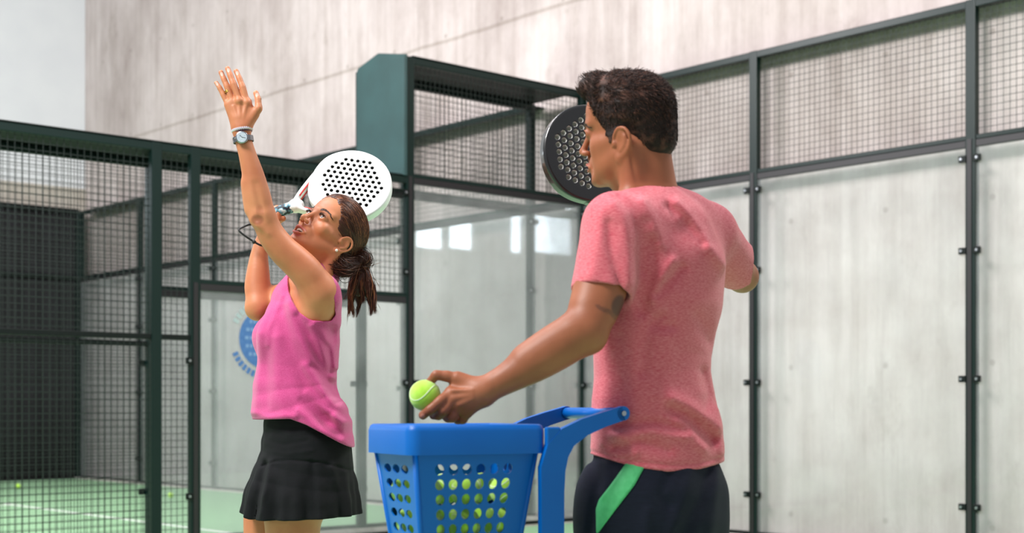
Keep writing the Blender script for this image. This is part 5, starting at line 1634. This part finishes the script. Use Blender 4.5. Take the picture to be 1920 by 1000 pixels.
for cx, cy, tx, ty in ((t00[0], t00[1], b00[0], b00[1]), (t10[0], t10[1], b10[0], b10[1]), (t11[0], t11[1], b11[0], b11[1]), (t01[0], t01[1], b01[0], b01[1])):
    MB().tube([(cx, cy, zt), (tx, ty, BOTZ)], .006, 10).build('corner_rib', M_BLUE, cart, True)
fl = MB().box(b00[0], b10[0], b00[1], b01[1], BOTZ - .006, BOTZ).build('bottom', M_BLUE, cart)

# stand: flat upright on the right, two handle arms joined by a grip, foot frame with wheels
def flat_bar(path, wid, thick, y, name, m=M_BLUE):
    """a flat bar bent in the x-z plane; path of (x, z, width)"""
    V = []; F = []; P = [np.array(p[:2], float) for p in path]; n = len(P)
    for k in range(n):
        d = P[min(k + 1, n - 1)] - P[max(k - 1, 0)]; d /= np.linalg.norm(d); s = np.array([-d[1], d[0]]) * path[k][2] / 2
        for sx in (-1, 1):
            for yy in (y - thick / 2, y + thick / 2): V.append((P[k][0] + sx * s[0], yy, P[k][1] + sx * s[1]))
    for k in range(n - 1):
        a = 4 * k
        for i, j in ((0, 1), (1, 3), (3, 2), (2, 0)): F.append((a + i, a + j, a + 4 + j, a + 4 + i))
    F.append((0, 2, 3, 1)); F.append(tuple(4 * (n - 1) + i for i in (0, 1, 3, 2)))
    o = from_pydata(name, V, F, m, cart, True); e = o.modifiers.new('edges', 'EDGE_SPLIT'); e.split_angle = math.radians(40); bevel(o, .004, 3)
    return o
def arc(cx, cz, r, a0, a1, w0, w1, n=8): return [(cx + r * math.cos(math.radians(a0 + (a1 - a0) * k / n)), cz + r * math.sin(math.radians(a0 + (a1 - a0) * k / n)), w0 + (w1 - w0) * k / n) for k in range(n + 1)]
XS = BW + .010
for y, nm in ((-.006, 'near'), (BD + .004, 'far')):
    path = [(XS, .10, .052), (XS, .55, .052), (XS, .90, .054), (XS + .001, .950, .058), (XS + .012, .988, .056), (XS + .036, 1.016, .046), (XS + .076, 1.037, .037), (XS + .124, 1.053, .032), (XS + .172, 1.066, .030)]
    u_ = flat_bar(path, .05, .016, y, 'upright')
    MB().tube([(XS + .172, y - .008, 1.066), (XS + .172, y + .008, 1.066)], .0155, 24).build('arm_end', M_BLUE, u_, False)
    MB().tube([(XS + .172, y - .0105, 1.066), (XS + .172, y + .0105, 1.066)], .0055, 12).build('bolt', M_BOLT, u_, False)
    bevel(MB().box(BW - .004, XS + .02, y - .007, y + .007, .985, 1.038).build('bracket', M_BLUE, cart), .004)
    MB().box(BW - .30, XS + .03, y - .012, y + .012, .075, .11).build('foot_bar', M_BLUE, cart)
    for x in (.03, BW):
        MB().tube([(x, y - .014, .042), (x, y + .014, .042)], .042, 24).build('wheel', M_WHEEL, cart, False)
MB().tube([(XS + .172, 0, 1.066), (XS + .172, BD, 1.066)], .0125, 16).build('handle', M_BLUE, cart, True)
MB().tube([(XS, 0, .32), (XS, BD, .32)], .012, 12).build('crossbar', M_BLUE, cart, True)
MB().tube([(.10, 0, .09), (.10, BD, .09)], .012, 12).build('crossbar', M_BLUE, cart, True)
for x in (.09, BW - .09):
    MB().tube([(x, BD / 2, .10), (x, BD / 2, BOTZ - .004)], .012, 12).build('support_tube', M_BLUE, cart, True)
MB().tube([(.09, BD / 2, .10), (BW, BD / 2, .09)], .012, 12).build('crossbar', M_BLUE, cart, True)

# the balls inside, packed in layers; more on the right than on the left
rb_ = random.Random(5)
cph, sph = math.cos(PH), math.sin(PH)
placed = []
layer = 0; z = BOTZ + .035
while z < .952:
    f = (zt - z) / (zt - BOTZ); ins = e0 + TAP * f + .0365
    x0, x1, y0, y1 = ins, BW - ins, ins, BD - ins
    nx = max(1, int((x1 - x0) / .0668) + 1); ny = max(1, int((y1 - y0) / .0668) + 1)
    for i in range(nx):
        for j in range(ny):
            x = x0 + (x1 - x0) * i / (nx - 1) if nx > 1 else (x0 + x1) / 2; y = y0 + (y1 - y0) * j / (ny - 1) if ny > 1 else (y0 + y1) / 2
            top = .905 + .045 * (x / BW)
            if z > top: continue
            placed.append((x, y, z + .0))
    z += .0672; layer += 1
for k, (x, y, z) in enumerate(placed):
    ball((XB + x * cph - y * sph, ZB + x * sph + y * cph, z), (rb_.uniform(0, 6), rb_.uniform(0, 6), rb_.uniform(0, 6)),
         'green tennis ball piled inside the blue basket, glimpsed through its holes', 'tennis balls inside the blue basket')
